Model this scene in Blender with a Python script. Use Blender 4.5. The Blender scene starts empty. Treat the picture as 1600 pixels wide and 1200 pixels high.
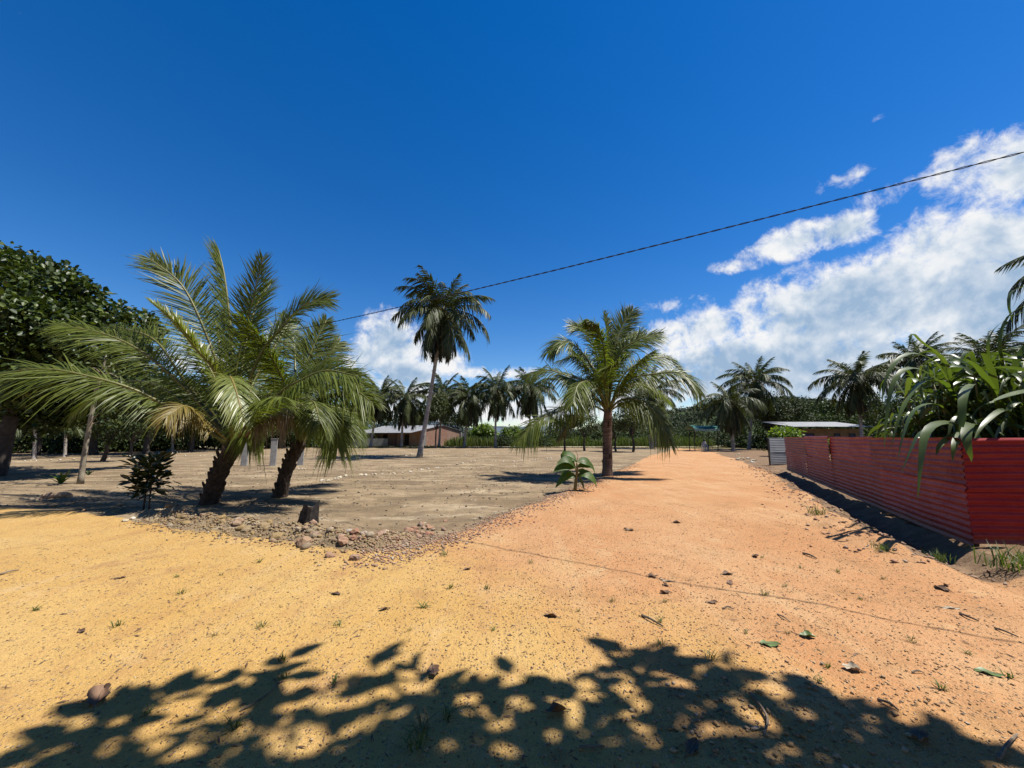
import bpy, math, random
import numpy as np
from mathutils import Vector

random.seed(7)
RNG = np.random.default_rng(7)
sc = bpy.context.scene
C = sc.collection
R = math.radians

# ------------------------------------------------------------------ camera
F_PX, PITCH, EYE = 610.0, R(7.75), 1.6
cam = bpy.data.cameras.new('camera'); camo = bpy.data.objects.new('camera', cam); C.objects.link(camo)
cam.sensor_width = 36.0; cam.lens = 36.0 * F_PX / 1600.0
cam.clip_start = 0.05; cam.clip_end = 20000
camo.location = (0, 0, EYE); camo.rotation_euler = (R(90) + PITCH, 0, 0)
sc.camera = camo

# ------------------------------------------------------------------ sun, sky, exposure
SUN = Vector((0.5, 0.0, 1.0)).normalized()
SUN_EL = math.asin(SUN.z); SUN_AZ = math.atan2(SUN.x, SUN.y)
sl = bpy.data.lights.new('sun', 'SUN'); so = bpy.data.objects.new('sun', sl); C.objects.link(so)
sl.energy = 5.0; sl.angle = R(0.55); sl.color = (1.0, 0.955, 0.88)
so.rotation_euler = (-SUN).to_track_quat('-Z', 'Y').to_euler()
so.location = (20, 0, 40)
sc.view_settings.view_transform = 'Standard'; sc.view_settings.look = 'None'
sc.view_settings.exposure = 0.9; sc.view_settings.gamma = 1.0; sc.view_settings.use_curve_mapping = False
sc.cycles.use_denoising = True
sc.cycles.max_bounces = 6; sc.cycles.diffuse_bounces = 3; sc.cycles.glossy_bounces = 2
sc.cycles.transmission_bounces = 3; sc.cycles.transparent_max_bounces = 4


class NT:
    """small helper to write node trees as expressions"""
    def __init__(s, tree): s.t = tree; s.n = tree.nodes; s.l = tree.links
    def new(s, typ, **kw):
        nd = s.n.new(typ)
        for k, v in kw.items(): setattr(nd, k, v)
        return nd
    def put(s, sock, v):
        if v is None: return
        if hasattr(v, 'is_output') or isinstance(v, bpy.types.NodeSocket): s.l.new(v, sock)
        else: sock.default_value = v
    def m(s, op, a, b=None, c=None, clamp=False):
        nd = s.new('ShaderNodeMath', operation=op, use_clamp=clamp)
        for i, v in enumerate((a, b, c)): s.put(nd.inputs[i], v)
        return nd.outputs[0]
    def ss(s, x, lo, hi, a=0.0, b=1.0, kind='SMOOTHSTEP'):
        nd = s.new('ShaderNodeMapRange', interpolation_type=kind)
        s.put(nd.inputs[0], x); s.put(nd.inputs[1], lo); s.put(nd.inputs[2], hi); s.put(nd.inputs[3], a); s.put(nd.inputs[4], b)
        return nd.outputs[0]
    def mix(s, f, a, b, blend='MIX'):
        nd = s.new('ShaderNodeMix', data_type='RGBA', blend_type=blend)
        s.put(nd.inputs[0], f); s.put(nd.inputs[6], a); s.put(nd.inputs[7], b)
        return nd.outputs[2]
    def noise(s, vec, scale, detail=4, rough=0.55, dist=0.0):
        nd = s.new('ShaderNodeTexNoise'); nd.inputs['Scale'].default_value = scale
        nd.inputs['Detail'].default_value = detail; nd.inputs['Roughness'].default_value = rough
        nd.inputs['Distortion'].default_value = dist
        if vec is not None: s.l.new(vec, nd.inputs['Vector'])
        return nd.outputs['Fac']
    def voro(s, vec, scale, feature='F1', out='Distance'):
        nd = s.new('ShaderNodeTexVoronoi', feature=feature); nd.inputs['Scale'].default_value = scale
        if vec is not None: s.l.new(vec, nd.inputs['Vector'])
        return nd.outputs[out]
    def ramp(s, f, stops):
        nd = s.new('ShaderNodeValToRGB'); e = nd.color_ramp.elements
        while len(e) < len(stops): e.new(0.5)
        for el, (p, c) in zip(e, stops): el.position = p; el.color = (*c, 1) if len(c) == 3 else c
        s.put(nd.inputs[0], f); return nd.outputs[0]
    def vmath(s, op, a, b=None):
        nd = s.new('ShaderNodeVectorMath', operation=op); s.put(nd.inputs[0], a)
        if b is not None: s.put(nd.inputs[1], b)
        return nd.outputs[0]


def build_world():
    w = bpy.data.worlds.new('World'); sc.world = w; w.use_nodes = True
    t = NT(w.node_tree); t.n.clear()
    out = t.new('ShaderNodeOutputWorld')
    sky = t.new('ShaderNodeTexSky', sky_type='NISHITA'); sky.sun_disc = False
    sky.sun_elevation = SUN_EL; sky.sun_rotation = SUN_AZ
    sky.altitude = 100; sky.air_density = 1.0; sky.dust_density = 0.05; sky.ozone_density = 3.0
    hs = t.new('ShaderNodeHueSaturation'); hs.inputs['Saturation'].default_value = 1.40; hs.inputs['Value'].default_value = 1.22; hs.inputs['Hue'].default_value = 0.509
    t.l.new(sky.outputs[0], hs.inputs['Color'])
    bg = t.new('ShaderNodeBackground'); bg.inputs[1].default_value = 0.060; t.l.new(hs.outputs[0], bg.inputs[0])
    # clouds, laid out by compass direction (degrees of azimuth from +Y and elevation)
    d = t.new('ShaderNodeTexCoord').outputs['Generated']
    sx = t.new('ShaderNodeSeparateXYZ'); t.l.new(d, sx.inputs[0])
    az = t.m('MULTIPLY', t.m('ARCTAN2', sx.outputs[0], sx.outputs[1]), 57.29578)
    el = t.m('MULTIPLY', t.m('ARCSINE', sx.outputs[2]), 57.29578)
    n1 = t.noise(d, 6.5, 7, 0.6, 0.2)
    n2 = t.noise(d, 21.0, 6, 0.66, 0.3)
    nz = t.m('ADD', t.m('MULTIPLY', t.m('SUBTRACT', n1, 0.5), 2.2), t.m('MULTIPLY', t.m('SUBTRACT', n2, 0.5), 2.5))

    def blob(a0, e0, ra, re, k=1.0):
        u = t.m('DIVIDE', t.m('SUBTRACT', az, a0), ra); v = t.m('DIVIDE', t.m('SUBTRACT', el, e0), re)
        r2 = t.m('ADD', t.m('MULTIPLY', u, u), t.m('MULTIPLY', v, v))
        return t.m('MULTIPLY', t.m('SUBTRACT', 1.0, r2), k)
    blobs = CLOUDS
    acc = None
    for b in blobs:
        v = blob(*b)
        acc = v if acc is None else t.m('SMOOTH_MAX', acc, v, 0.25)
    acc = t.m('MAXIMUM', acc, -1.2)
    # the same broken cumulus goes on round the horizon outside the view
    aaz = t.m('ABSOLUTE', az)
    ring = t.m('SUBTRACT', t.m('MULTIPLY', t.ss(aaz, 66, 85), t.ss(el, 34, 8)), 0.75)
    acc = t.m('MAXIMUM', acc, ring)
    dens = t.m('ADD', acc, nz)
    alpha = t.ss(dens, -0.05, 0.9)
    # wispy thin cloud is softer
    alpha = t.m('MULTIPLY', alpha, t.ss(el, -1.0, 0.5))
    # thickness: sunlit rims white, thick bases blue grey
    n3 = t.noise(t.vmath('ADD', d, (0.006, 0.0, 0.02)), 6.5, 4, 0.6, 0.2)
    lit = t.m('SUBTRACT', n1, n3)
    n4 = t.noise(d, 3.2, 3, 0.55)
    thick = t.ss(t.m('ADD', acc, t.m('MULTIPLY', t.m('SUBTRACT', n4, 0.5), 1.8)), 0.25, 1.7)
    shade = t.m('ADD', t.m('MULTIPLY', thick, 1.05), t.m('MULTIPLY', lit, -3.2))
    shade = t.m('ADD', shade, t.m('MULTIPLY', t.m('SUBTRACT', n2, 0.5), -0.9), clamp=True)
    col = t.ramp(shade, [(0.0, (1.0, 1.0, 1.0)), (0.3, (0.88, 0.92, 0.97)), (0.65, (0.58, 0.69, 0.83)), (1.0, (0.36, 0.51, 0.71))])
    bgc = t.new('ShaderNodeBackground'); bgc.inputs[1].default_value = 0.50; t.l.new(col, bgc.inputs[0])
    w.cycles.sampling_method = 'NONE'
    ms = t.new('ShaderNodeMixShader'); t.put(ms.inputs[0], alpha)
    t.l.new(bg.outputs[0], ms.inputs[1]); t.l.new(bgc.outputs[0], ms.inputs[2]); t.l.new(ms.outputs[0], out.inputs[0])


# ------------------------------------------------------------------ survey helpers
_fw = np.array([0, math.cos(PITCH), math.sin(PITCH)]); _up = np.array([0, -math.sin(PITCH), math.cos(PITCH)])
def ray(px, py): return _fw + np.array([1, 0, 0]) * (px - 800) / F_PX + _up * (600 - py) / F_PX
def P(px, py, Y):
    """survey point read off the photograph at northing Y metres"""
    d = ray(px, py); t = Y / d[1]; return np.array([0, 0, EYE]) + d * t
def G(px, py, z=0.0):
    d = ray(px, py); t = (z - EYE) / d[2]; return np.array([0, 0, EYE]) + d * t
def azel(px, py):
    d = ray(px, py); d = d / np.linalg.norm(d)
    return math.degrees(math.atan2(d[0], d[1])), math.degrees(math.asin(d[2]))

def cl(px, py, rx, ry, k=1.0):
    a, e = azel(px, py); a1, _ = azel(px + rx, py); _, e1 = azel(px, py - ry)
    return (a, e, abs(a1 - a) + .01, abs(e1 - e) + .01, k)
CLOUDS = [cl(612, 530, 62, 55, 1.1), cl(572, 560, 42, 44, 1.0), cl(690, 560, 50, 28, .7), cl(630, 585, 80, 36, 1.0),
          cl(770, 582, 90, 9, .35), cl(690, 635, 110, 30, .9), cl(850, 645, 110, 26, .8), cl(990, 635, 90, 34, .9),
          cl(1590, 265, 165, 85, 1.1), cl(1500, 265, 75, 60, 1.0), cl(1560, 370, 170, 80, 1.2), cl(1520, 455, 240, 85, 1.3), cl(1300, 490, 295, 88, 1.35), cl(1470, 385, 105, 70, 1.0), cl(1620, 480, 330, 150, 1.6),
          cl(1220, 575, 330, 90, 1.4), cl(1500, 600, 330, 120, 1.5), cl(1110, 515, 105, 40, .9), cl(1400, 440, 130, 60, 1.0),
          cl(1240, 378, 85, 32, .95), cl(1312, 362, 66, 32, .95), cl(1185, 392, 40, 14, .6), cl(1372, 183, 22, 9, .6), cl(1395, 300, 50, 12, .15), cl(1340, 272, 30, 7, .05),
          cl(1050, 475, 60, 12, .3), cl(1150, 415, 40, 10, .3), cl(300, 560, 70, 30, .9), cl(-150, 600, 300, 60, .8)]
build_world()


# ------------------------------------------------------------------ noise
def _hash(ix, iy, seed):
    h = (ix.astype(np.int64) * 374761393 + iy.astype(np.int64) * 668265263 + seed * 982451653) & 0x7fffffff
    h = ((h ^ (h >> 13)) * 1274126177) & 0x7fffffff
    return ((h ^ (h >> 16)) & 0xffff) / 65535.0
def vnoise(x, y, seed=0):
    ix = np.floor(x); iy = np.floor(y); fx = x - ix; fy = y - iy
    fx = fx * fx * (3 - 2 * fx); fy = fy * fy * (3 - 2 * fy)
    a = _hash(ix, iy, seed); b = _hash(ix + 1, iy, seed); c = _hash(ix, iy + 1, seed); d = _hash(ix + 1, iy + 1, seed)
    return (a * (1 - fx) + b * fx) * (1 - fy) + (c * (1 - fx) + d * fx) * fy - 0.5
def fbm(x, y, o=4, seed=0):
    s = 0; a = 1.0
    for i in range(o): s = s + a * vnoise(x * 2 ** i, y * 2 ** i, seed + i); a *= 0.5
    return s

# ------------------------------------------------------------------ object helpers
def mesh_np(name, V, F, mats=None, smooth=False, fmat=None):
    """V (n,3), F (m,k) array of equal sided faces or list of tuples"""
    me = bpy.data.meshes.new(name)
    V = np.asarray(V, dtype=np.float32)
    if isinstance(F, np.ndarray):
        me.vertices.add(len(V)); me.vertices.foreach_set('co', V.ravel())
        m, k = F.shape
        me.loops.add(m * k); me.loops.foreach_set('vertex_index', F.astype(np.int32).ravel())
        me.polygons.add(m); me.polygons.foreach_set('loop_start', np.arange(0, m * k, k, dtype=np.int32))
        me.polygons.foreach_set('loop_total', np.full(m, k, dtype=np.int32))
        if fmat is not None: me.polygons.foreach_set('material_index', np.asarray(fmat, dtype=np.int32))
        me.update(calc_edges=True)
    else:
        me.from_pydata([tuple(v) for v in V], [], [tuple(f) for f in F])
        if fmat is not None:
            for p, i in zip(me.polygons, fmat): p.material_index = i
    if mats:
        for m_ in (mats if isinstance(mats, (list, tuple)) else [mats]): me.materials.append(m_)
    if smooth: me.polygons.foreach_set('use_smooth', np.ones(len(me.polygons), dtype=bool))
    me.validate(); me.update()
    return me
def link(name, me, parent=None, loc=None, rot=None, scale=None):
    o = bpy.data.objects.new(name, me); C.objects.link(o)
    if parent is not None: o.parent = parent
    if loc is not None: o.location = [float(v) for v in loc]
    if rot is not None: o.rotation_euler = rot
    if scale is not None: o.scale = scale if hasattr(scale, '__len__') else (scale,) * 3
    return o
def tag(o, label=None, cat=None, group=None, kind=None):
    if label: o['label'] = label
    if cat: o['category'] = cat
    if group: o['group'] = group
    if kind: o['kind'] = kind
    return o
def empty(name, loc=(0, 0, 0), rz=0.0):
    o = bpy.data.objects.new(name, None); C.objects.link(o); o.location = [float(v) for v in loc]; o.rotation_euler = (0, 0, rz)
    o.empty_display_size = 0.2
    return o
def copy_tree(o, parent=None):
    c = o.copy(); C.objects.link(c)
    if parent is not None: c.parent = parent
    for ch in list(o.children): copy_tree(ch, c)
    return c

class MB:
    """collects quads and tris of one mesh"""
    def __init__(s): s.v = []; s.f = []; s.n = 0; s.mi = []
    def add(s, V, F, mi=0):
        V = np.asarray(V, float); s.v.append(V)
        for f in F: s.f.append(tuple(int(i) + s.n for i in f)); s.mi.append(mi)
        s.n += len(V)
    def box(s, c, size, rz=0.0, mi=0):
        hx, hy, hz = [q / 2 for q in size]
        v = np.array([[x, y, z] for z in (-hz, hz) for y in (-hy, hy) for x in (-hx, hx)])
        cs, sn = math.cos(rz), math.sin(rz)
        v = np.stack([v[:, 0] * cs - v[:, 1] * sn, v[:, 0] * sn + v[:, 1] * cs, v[:, 2]], 1) + np.array(c)
        s.add(v, [(0, 2, 3, 1), (4, 5, 7, 6), (0, 1, 5, 4), (2, 6, 7, 3), (0, 4, 6, 2), (1, 3, 7, 5)], mi)
    def tube(s, pts, rad, n=8, cap=True, mi=0, jitter=0.0, seed=0):
        pts = np.asarray(pts, float); m = len(pts)
        rad = np.full(m, rad) if np.isscalar(rad) else np.asarray(rad, float)
        T = np.gradient(pts, axis=0); T /= np.linalg.norm(T, axis=1)[:, None] + 1e-9
        ref = np.array([0.0, 0, 1]) if abs(T[0][2]) < .9 else np.array([1.0, 0, 0])
        V = []; rg = np.random.default_rng(seed)
        a = np.cross(T[0], ref); a /= np.linalg.norm(a)
        for i in range(m):
            a = a - T[i] * (a @ T[i]); a /= np.linalg.norm(a) + 1e-9
            b = np.cross(T[i], a)
            for k in range(n):
                th = 2 * math.pi * k / n
                r = rad[i] * (1 + jitter * (rg.random() - .5))
                V.append(pts[i] + r * (math.cos(th) * a + math.sin(th) * b))
        Fc = [(i * n + k, i * n + (k + 1) % n, (i + 1) * n + (k + 1) % n, (i + 1) * n + k) for i in range(m - 1) for k in range(n)]
        if cap: Fc += [tuple(range(n - 1, -1, -1)), tuple((m - 1) * n + k for k in range(n))]
        s.add(V, Fc, mi)
    def mesh(s, name, mats, smooth=False):
        V = np.concatenate(s.v) if s.v else np.zeros((0, 3))
        return mesh_np(name, V, s.f, mats, smooth, fmat=s.mi)
    def build(s, name, mats, parent=None, smooth=False, loc=None, rot=None):
        return link(name, s.mesh(name, mats, smooth), parent, loc, rot)

def smooth_path(pts, n):
    """Catmull-Rom through the given points"""
    p = np.asarray(pts, float); p = np.vstack([2 * p[0] - p[1], p, 2 * p[-1] - p[-2]])
    m = len(p) - 3; out = []
    for t in np.linspace(0, m - 1e-6, n):
        i = int(t); u = t - i; a, b, c, d = p[i:i + 4]
        out.append(.5 * ((2 * b) + (-a + c) * u + (2 * a - 5 * b + 4 * c - d) * u * u + (-a + 3 * b - 3 * c + d) * u ** 3))
    return np.array(out)

# ------------------------------------------------------------------ materials
def mat_base(name):
    m = bpy.data.materials.new(name); m.use_nodes = True
    t = NT(m.node_tree); t.n.clear()
    out = t.new('ShaderNodeOutputMaterial'); b = t.new('ShaderNodeBsdfPrincipled')
    t.l.new(b.outputs[0], out.inputs[0]); return m, t, b, out
def mat_simple(name, c1, c2=None, scale=8.0, rough=0.8, bump=0.0, metal=0.0, spec=0.4, detail=5, bscale=None, rand=0.0, k=.62):
    c1 = tuple(v * k for v in c1); c2 = tuple(v * k for v in (c2 or c1)) if c2 else c1
    m, t, b, out = mat_base(name)
    co = t.new('ShaderNodeTexCoord').outputs['Object']
    n = t.noise(co, scale, detail, .6)
    col = t.mix(t.ss(n, .3, .7), (*c1, 1), (*(c2 or c1), 1))
    if rand:
        r = t.new('ShaderNodeObjectInfo').outputs['Random']
        hv = t.new('ShaderNodeHueSaturation'); t.put(hv.inputs['Color'], col); t.put(hv.inputs['Value'], t.ss(r, 0, 1, 1 - rand, 1 + rand, 'LINEAR')); col = hv.outputs[0]
    t.put(b.inputs['Base Color'], col); b.inputs['Roughness'].default_value = rough
    b.inputs['Metallic'].default_value = metal; b.inputs['Specular IOR Level'].default_value = spec
    if bump:
        bp = t.new('ShaderNodeBump'); bp.inputs['Strength'].default_value = 1.0; bp.inputs['Distance'].default_value = bump
        t.put(bp.inputs['Height'], t.noise(co, bscale or scale * 3, 6, .65)); t.l.new(bp.outputs[0], b.inputs['Normal'])
    return m
def mat_leaf(name, c1, c2, rough=0.4, trans=0.25, spec=0.5, tcol=None, c3=None):
    """leaf: each leaf has its own tone"""
    m, t, b, out = mat_base(name)
    r = t.new('ShaderNodeNewGeometry').outputs['Random Per Island']
    ro = t.new('ShaderNodeObjectInfo').outputs['Random']
    stops = [(0.0, c1), (0.75, c2)] + ([(1.0, c3)] if c3 else [])
    col = t.ramp(r, stops)
    hv = t.new('ShaderNodeHueSaturation'); t.put(hv.inputs['Color'], col); t.put(hv.inputs['Value'], t.ss(ro, 0, 1, .85, 1.15, 'LINEAR'))
    col = hv.outputs[0]
    t.put(b.inputs['Base Color'], col); b.inputs['Roughness'].default_value = rough; b.inputs['Specular IOR Level'].default_value = spec
    if trans:
        tr = t.new('ShaderNodeBsdfTranslucent')
        t.put(tr.inputs[0], t.mix(1.0, col, (*(tcol or (1.6, 1.7, .6)), 1), 'MULTIPLY'))
        ms = t.new('ShaderNodeMixShader'); ms.inputs[0].default_value = trans
        t.l.new(b.outputs[0], ms.inputs[1]); t.l.new(tr.outputs[0], ms.inputs[2]); t.l.new(ms.outputs[0], out.inputs[0])
    return m

M = {}
M['frond'] = mat_leaf('frond_green', (0.0500, 0.0740, 0.0100), (0.1200, 0.1420, 0.0240), .45, .36, .3)
M['frond_young'] = mat_leaf('frond_yellow_green', (0.0975, 0.1275, 0.0225), (0.1650, 0.1800, 0.0375), .4, .35, .5)
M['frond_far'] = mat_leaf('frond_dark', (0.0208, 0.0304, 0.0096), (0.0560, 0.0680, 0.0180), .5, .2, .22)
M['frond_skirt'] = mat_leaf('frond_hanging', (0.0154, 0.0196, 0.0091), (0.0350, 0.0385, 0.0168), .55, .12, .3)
M['frond_dry'] = mat_leaf('frond_dry', (0.1440, 0.1020, 0.0720), (0.2400, 0.1860, 0.1440), .7, .2, .2, (0.7200, 0.6000, 0.4800))
M['frond_yellow'] = mat_leaf('frond_fading', (0.1050, 0.0825, 0.0150), (0.1800, 0.1350, 0.0300), .5, .3, .4)
M['rachis'] = mat_simple('rachis', (.13, .15, .03), (.22, .19, .05), 6, .45)
M['rachis_dry'] = mat_simple('rachis_dry', (.22, .14, .07), (.30, .21, .12), 6, .7)
M['petiole'] = mat_simple('petiole', (.16, .13, .025), (.28, .20, .04), 5, .5)
M['boot'] = mat_simple('palm_fibre', (.030, .020, .014), (.095, .062, .042), 14, .95, .01)
def mat_palm_trunk(name, c1, c2):
    m, t, b, out = mat_base(name)
    co = t.new('ShaderNodeTexCoord').outputs['Object']
    mp = t.new('ShaderNodeMapping'); mp.inputs['Scale'].default_value = (1.2, 1.2, 9); t.l.new(co, mp.inputs[0])
    n = t.noise(mp.outputs[0], 2.0, 6, .65); n2 = t.noise(co, 1.3, 3)
    t.put(b.inputs['Base Color'], t.mix(t.ss(t.m('ADD', n, t.m('MULTIPLY', t.m('SUBTRACT', n2, .5), .6)), .3, .7), (*c1, 1), (*c2, 1)))
    b.inputs['Roughness'].default_value = .9
    bp = t.new('ShaderNodeBump'); bp.inputs['Distance'].default_value = .02; t.put(bp.inputs['Height'], n); t.l.new(bp.outputs[0], b.inputs['Normal'])
    return m
M['trunk_palm'] = mat_palm_trunk('palm_trunk_grey', (.16, .135, .115), (.36, .32, .28))
M['trunk_palm_brown'] = mat_palm_trunk('palm_trunk_brown', (.065, .042, .034), (.17, .115, .09))
M['bark'] = mat_simple('bark_dark', (.045, .035, .028), (.10, .08, .065), 6, .95, .02)
M['bark_pale'] = mat_simple('bark_pale', (.22, .18, .12), (.40, .34, .25), 7, .9, .01)
M['leaf_big'] = mat_leaf('leaf_broad', (.0150, .0260, .0060), (.0390, .0580, .0115), .46, .16, .26, c3=(.085, .108, .022))
M['leaf_dense'] = mat_leaf('leaf_dense', (.0100, .0185, .0050), (.0270, .0420, .0100), .55, .14, .16, c3=(.055, .075, .016))
M['leaf_citrus'] = mat_leaf('leaf_citrus', (.0200, .0310, .0085), (.0480, .0640, .0160), .5, .15, .25, c3=(.085, .095, .026))
M['leaf_bright'] = mat_leaf('leaf_bright', (0.0558, 0.0930, 0.0124), (0.1054, 0.1550, 0.0217), .5, .35, .4, c3=(0.1488, 0.1984, 0.0372))
M['leaf_forest'] = mat_leaf('leaf_forest', (.0150, .0260, .0090), (.0360, .0520, .0170), .7, .1, .1, c3=(.075, .085, .032))
M['leaf_hill'] = mat_leaf('leaf_hill', (.0230, .0370, .0200), (.0480, .0640, .0340), .75, .05, .1, c3=(.10, .088, .065))
M['leaf_sapling'] = mat_leaf('leaf_sapling', (0.0165, 0.0255, 0.0090), (0.0375, 0.0495, 0.0150), .3, .12, .6)
M['leaf_bush'] = mat_leaf('leaf_cycad', (0.0455, 0.0845, 0.0130), (0.0910, 0.1430, 0.0260), .4, .3, .5)
M['leaf_banana'] = mat_leaf('leaf_banana', (0.0280, 0.0700, 0.0084), (0.0560, 0.1050, 0.0140), .5, .4, .3)
M['leaf_cane'] = mat_leaf('leaf_cane', (0.0304, 0.0544, 0.0112), (0.0656, 0.0960, 0.0192), .4, .34, .5, c3=(0.1040, 0.1360, 0.0280))
M['reed'] = mat_leaf('reed', (0.0360, 0.0570, 0.0120), (0.0690, 0.0900, 0.0210), .65, .28, .2, c3=(0.1140, 0.1140, 0.0390))
M['grass'] = mat_leaf('grass_blade', (0.0434, 0.0682, 0.0124), (0.0868, 0.1116, 0.0279), .55, .3, .3)
M['grass_dry'] = mat_leaf('grass_dry', (0.0770, 0.0660, 0.0220), (0.1540, 0.1265, 0.0550), .7, .2, .2)
M['dryleaf'] = mat_simple('leaf_dry_brown', (.13, .065, .035), (.25, .145, .085), 14, .7, .002, rand=.3)
M['paleleaf'] = mat_simple('leaf_dry_pale', (.42, .33, .22), (.55, .46, .34), 14, .7)
M['greenleaf'] = mat_simple('leaf_fallen_green', (.10, .17, .045), (.17, .25, .07), 10, .5)
M['twig'] = mat_simple('twig', (.12, .085, .055), (.26, .20, .14), 20, .9, rand=.3)
M['wire'] = mat_simple('wire_rubber', (.012, .012, .014), (.02, .02, .024), 5, .6)
M['char'] = mat_simple('charred_wood', (.012, .010, .009), (.075, .055, .045), 9, .95, .02)
M['concrete'] = mat_simple('concrete', (.26, .25, .24), (.38, .37, .35), 5, .9, .004)
M['post'] = mat_simple('post_dark', (.03, .026, .022), (.06, .05, .042), 6, .9)
M['tarp'] = mat_simple('tarp_green', (.006, .14, .105), (.01, .19, .14), 3, .55)
M['tarp_edge'] = mat_simple('tarp_edge', (.22, .38, .33), (.3, .45, .4), 3, .6)
M['plaster'] = mat_simple('wall_ochre', (.30, .17, .075), (.38, .23, .11), 2, .9)
M['wallgrey'] = mat_simple('wall_grey', (.22, .22, .215), (.34, .33, .31), 1.2, .9)
M['blue'] = mat_simple('shutter_blue', (.012, .028, .085), (.02, .04, .11), 3, .6)
M['dark'] = mat_simple('dark_opening', (.015, .013, .012), (.03, .026, .022), 3, .9)
M['white'] = mat_simple('white_paint', (.72, .74, .75), (.8, .8, .8), 3, .6)
M['skin'] = mat_simple('skin', (.14, .075, .05), (.17, .09, .06), 5, .6)
M['shirt'] = mat_simple('cloth_grey', (.40, .38, .37), (.50, .47, .46), 8, .9)
M['hair'] = mat_simple('hair_dark', (.012, .01, .009), (.02, .016, .014), 8, .7)
M['mountain'] = mat_simple('mountain_haze_blue', (.075, .11, .15), (.10, .14, .18), .004, 1.0)  # blue of the distant air put into the base colour

def mat_stone(name, stops, rough=.9, k=.56):
    stops = [(p, tuple(v * k for v in c)) for p, c in stops]
    m, t, b, out = mat_base(name)
    r = t.new('ShaderNodeObjectInfo').outputs['Random']; ri = t.new('ShaderNodeNewGeometry').outputs['Random Per Island']
    co = t.new('ShaderNodeTexCoord').outputs['Object']
    f = t.m('FRACT', t.m('ADD', t.m('MULTIPLY', r, 7.13), ri))
    col = t.ramp(f, stops); n = t.noise(co, 12, 5, .65)
    hv = t.new('ShaderNodeHueSaturation'); t.put(hv.inputs['Color'], col); t.put(hv.inputs['Value'], t.ss(n, .2, .8, .7, 1.25)); t.put(b.inputs['Base Color'], hv.outputs[0])
    b.inputs['Roughness'].default_value = rough
    bp = t.new('ShaderNodeBump'); bp.inputs['Distance'].default_value = .006; t.put(bp.inputs['Height'], t.noise(co, 30, 5, .6)); t.l.new(bp.outputs[0], b.inputs['Normal'])
    return m
M['stone_y'] = mat_stone('stone_ochre', [(0, (.30, .20, .10)), (.35, (.42, .28, .11)), (.6, (.36, .27, .17)), (.8, (.40, .21, .10)), (1, (.50, .42, .30))])
M['stone_r'] = mat_stone('stone_reddish', [(0, (.42, .20, .12)), (.35, (.48, .27, .16)), (.6, (.36, .24, .17)), (.85, (.54, .33, .21)), (1, (.55, .48, .40))])
M['stone_w'] = mat_stone('stone_pale', [(0, (.38, .30, .19)), (.5, (.52, .44, .31)), (1, (.64, .58, .48))], k=.8)
M['gravel'] = mat_stone('gravel_road', [(0, (.36, .20, .08)), (.3, (.50, .30, .12)), (.6, (.46, .27, .15)), (.8, (.58, .42, .24)), (.92, (.40, .26, .15)), (1, (.62, .52, .40))])
M['straw'] = mat_stone('dry_straw', [(0, (.10, .07, .045)), (.35, (.20, .15, .09)), (.6, (.42, .34, .22)), (1, (.60, .52, .38))])
M['clod'] = mat_stone('soil_clod', [(0, (.10, .07, .05)), (.4, (.18, .13, .09)), (.75, (.28, .21, .14)), (1, (.42, .34, .25))])

def mat_sheet(name, c1, c2, rough=.4, metal=.0):
    m, t, b, out = mat_base(name)
    co = t.new('ShaderNodeTexCoord').outputs['Object']
    mp = t.new('ShaderNodeMapping'); mp.inputs['Scale'].default_value = (.6, 1, 3); t.l.new(co, mp.inputs[0])
    r = t.new('ShaderNodeObjectInfo').outputs['Random']
    n = t.noise(mp.outputs[0], 2.2, 7, .65); n2 = t.noise(co, 18, 5, .7)
    col = t.mix(t.ss(n, .35, .68), (*c1, 1), (*c2, 1))
    col = t.mix(t.ss(t.m('ADD', t.m('MULTIPLY', n2, .6), t.m('MULTIPLY', n, .4)), .56, .68, 0, .55), col, (.16, .075, .05, 1))
    sz = t.new('ShaderNodeSeparateXYZ'); t.l.new(co, sz.inputs[0])
    mud = t.ss(t.m('ADD', sz.outputs[2], t.m('MULTIPLY', n2, .35)), .42, .18, 0, .6); col = t.mix(mud, col, (.12, .07, .042, 1))
    hv = t.new('ShaderNodeHueSaturation'); t.put(hv.inputs['Color'], col); t.put(hv.inputs['Value'], t.ss(r, 0, 1, .72, 1.22, 'LINEAR'))
    b.inputs['Specular IOR Level'].default_value = .28; t.put(b.inputs['Base Color'], hv.outputs[0]); t.put(b.inputs['Roughness'], t.ss(n2, .3, .7, rough - .08, rough + .15)); b.inputs['Metallic'].default_value = metal
    bp = t.new('ShaderNodeBump'); bp.inputs['Distance'].default_value = .006; t.put(bp.inputs['Height'], n); t.l.new(bp.outputs[0], b.inputs['Normal'])
    return m
M['red_sheet'] = mat_sheet('sheet_red', (.195, .010, .014), (.27, .050, .048), .46)
M['red_deep'] = mat_sheet('sheet_red_deep', (.19, .002, .004), (.23, .010, .010), .6)
M['grey_sheet'] = mat_sheet('sheet_grey', (.20, .21, .22), (.26, .27, .28), .5, .0)
M['zinc'] = mat_sheet('sheet_zinc', (.19, .195, .20), (.28, .28, .28), .55, .0)

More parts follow.
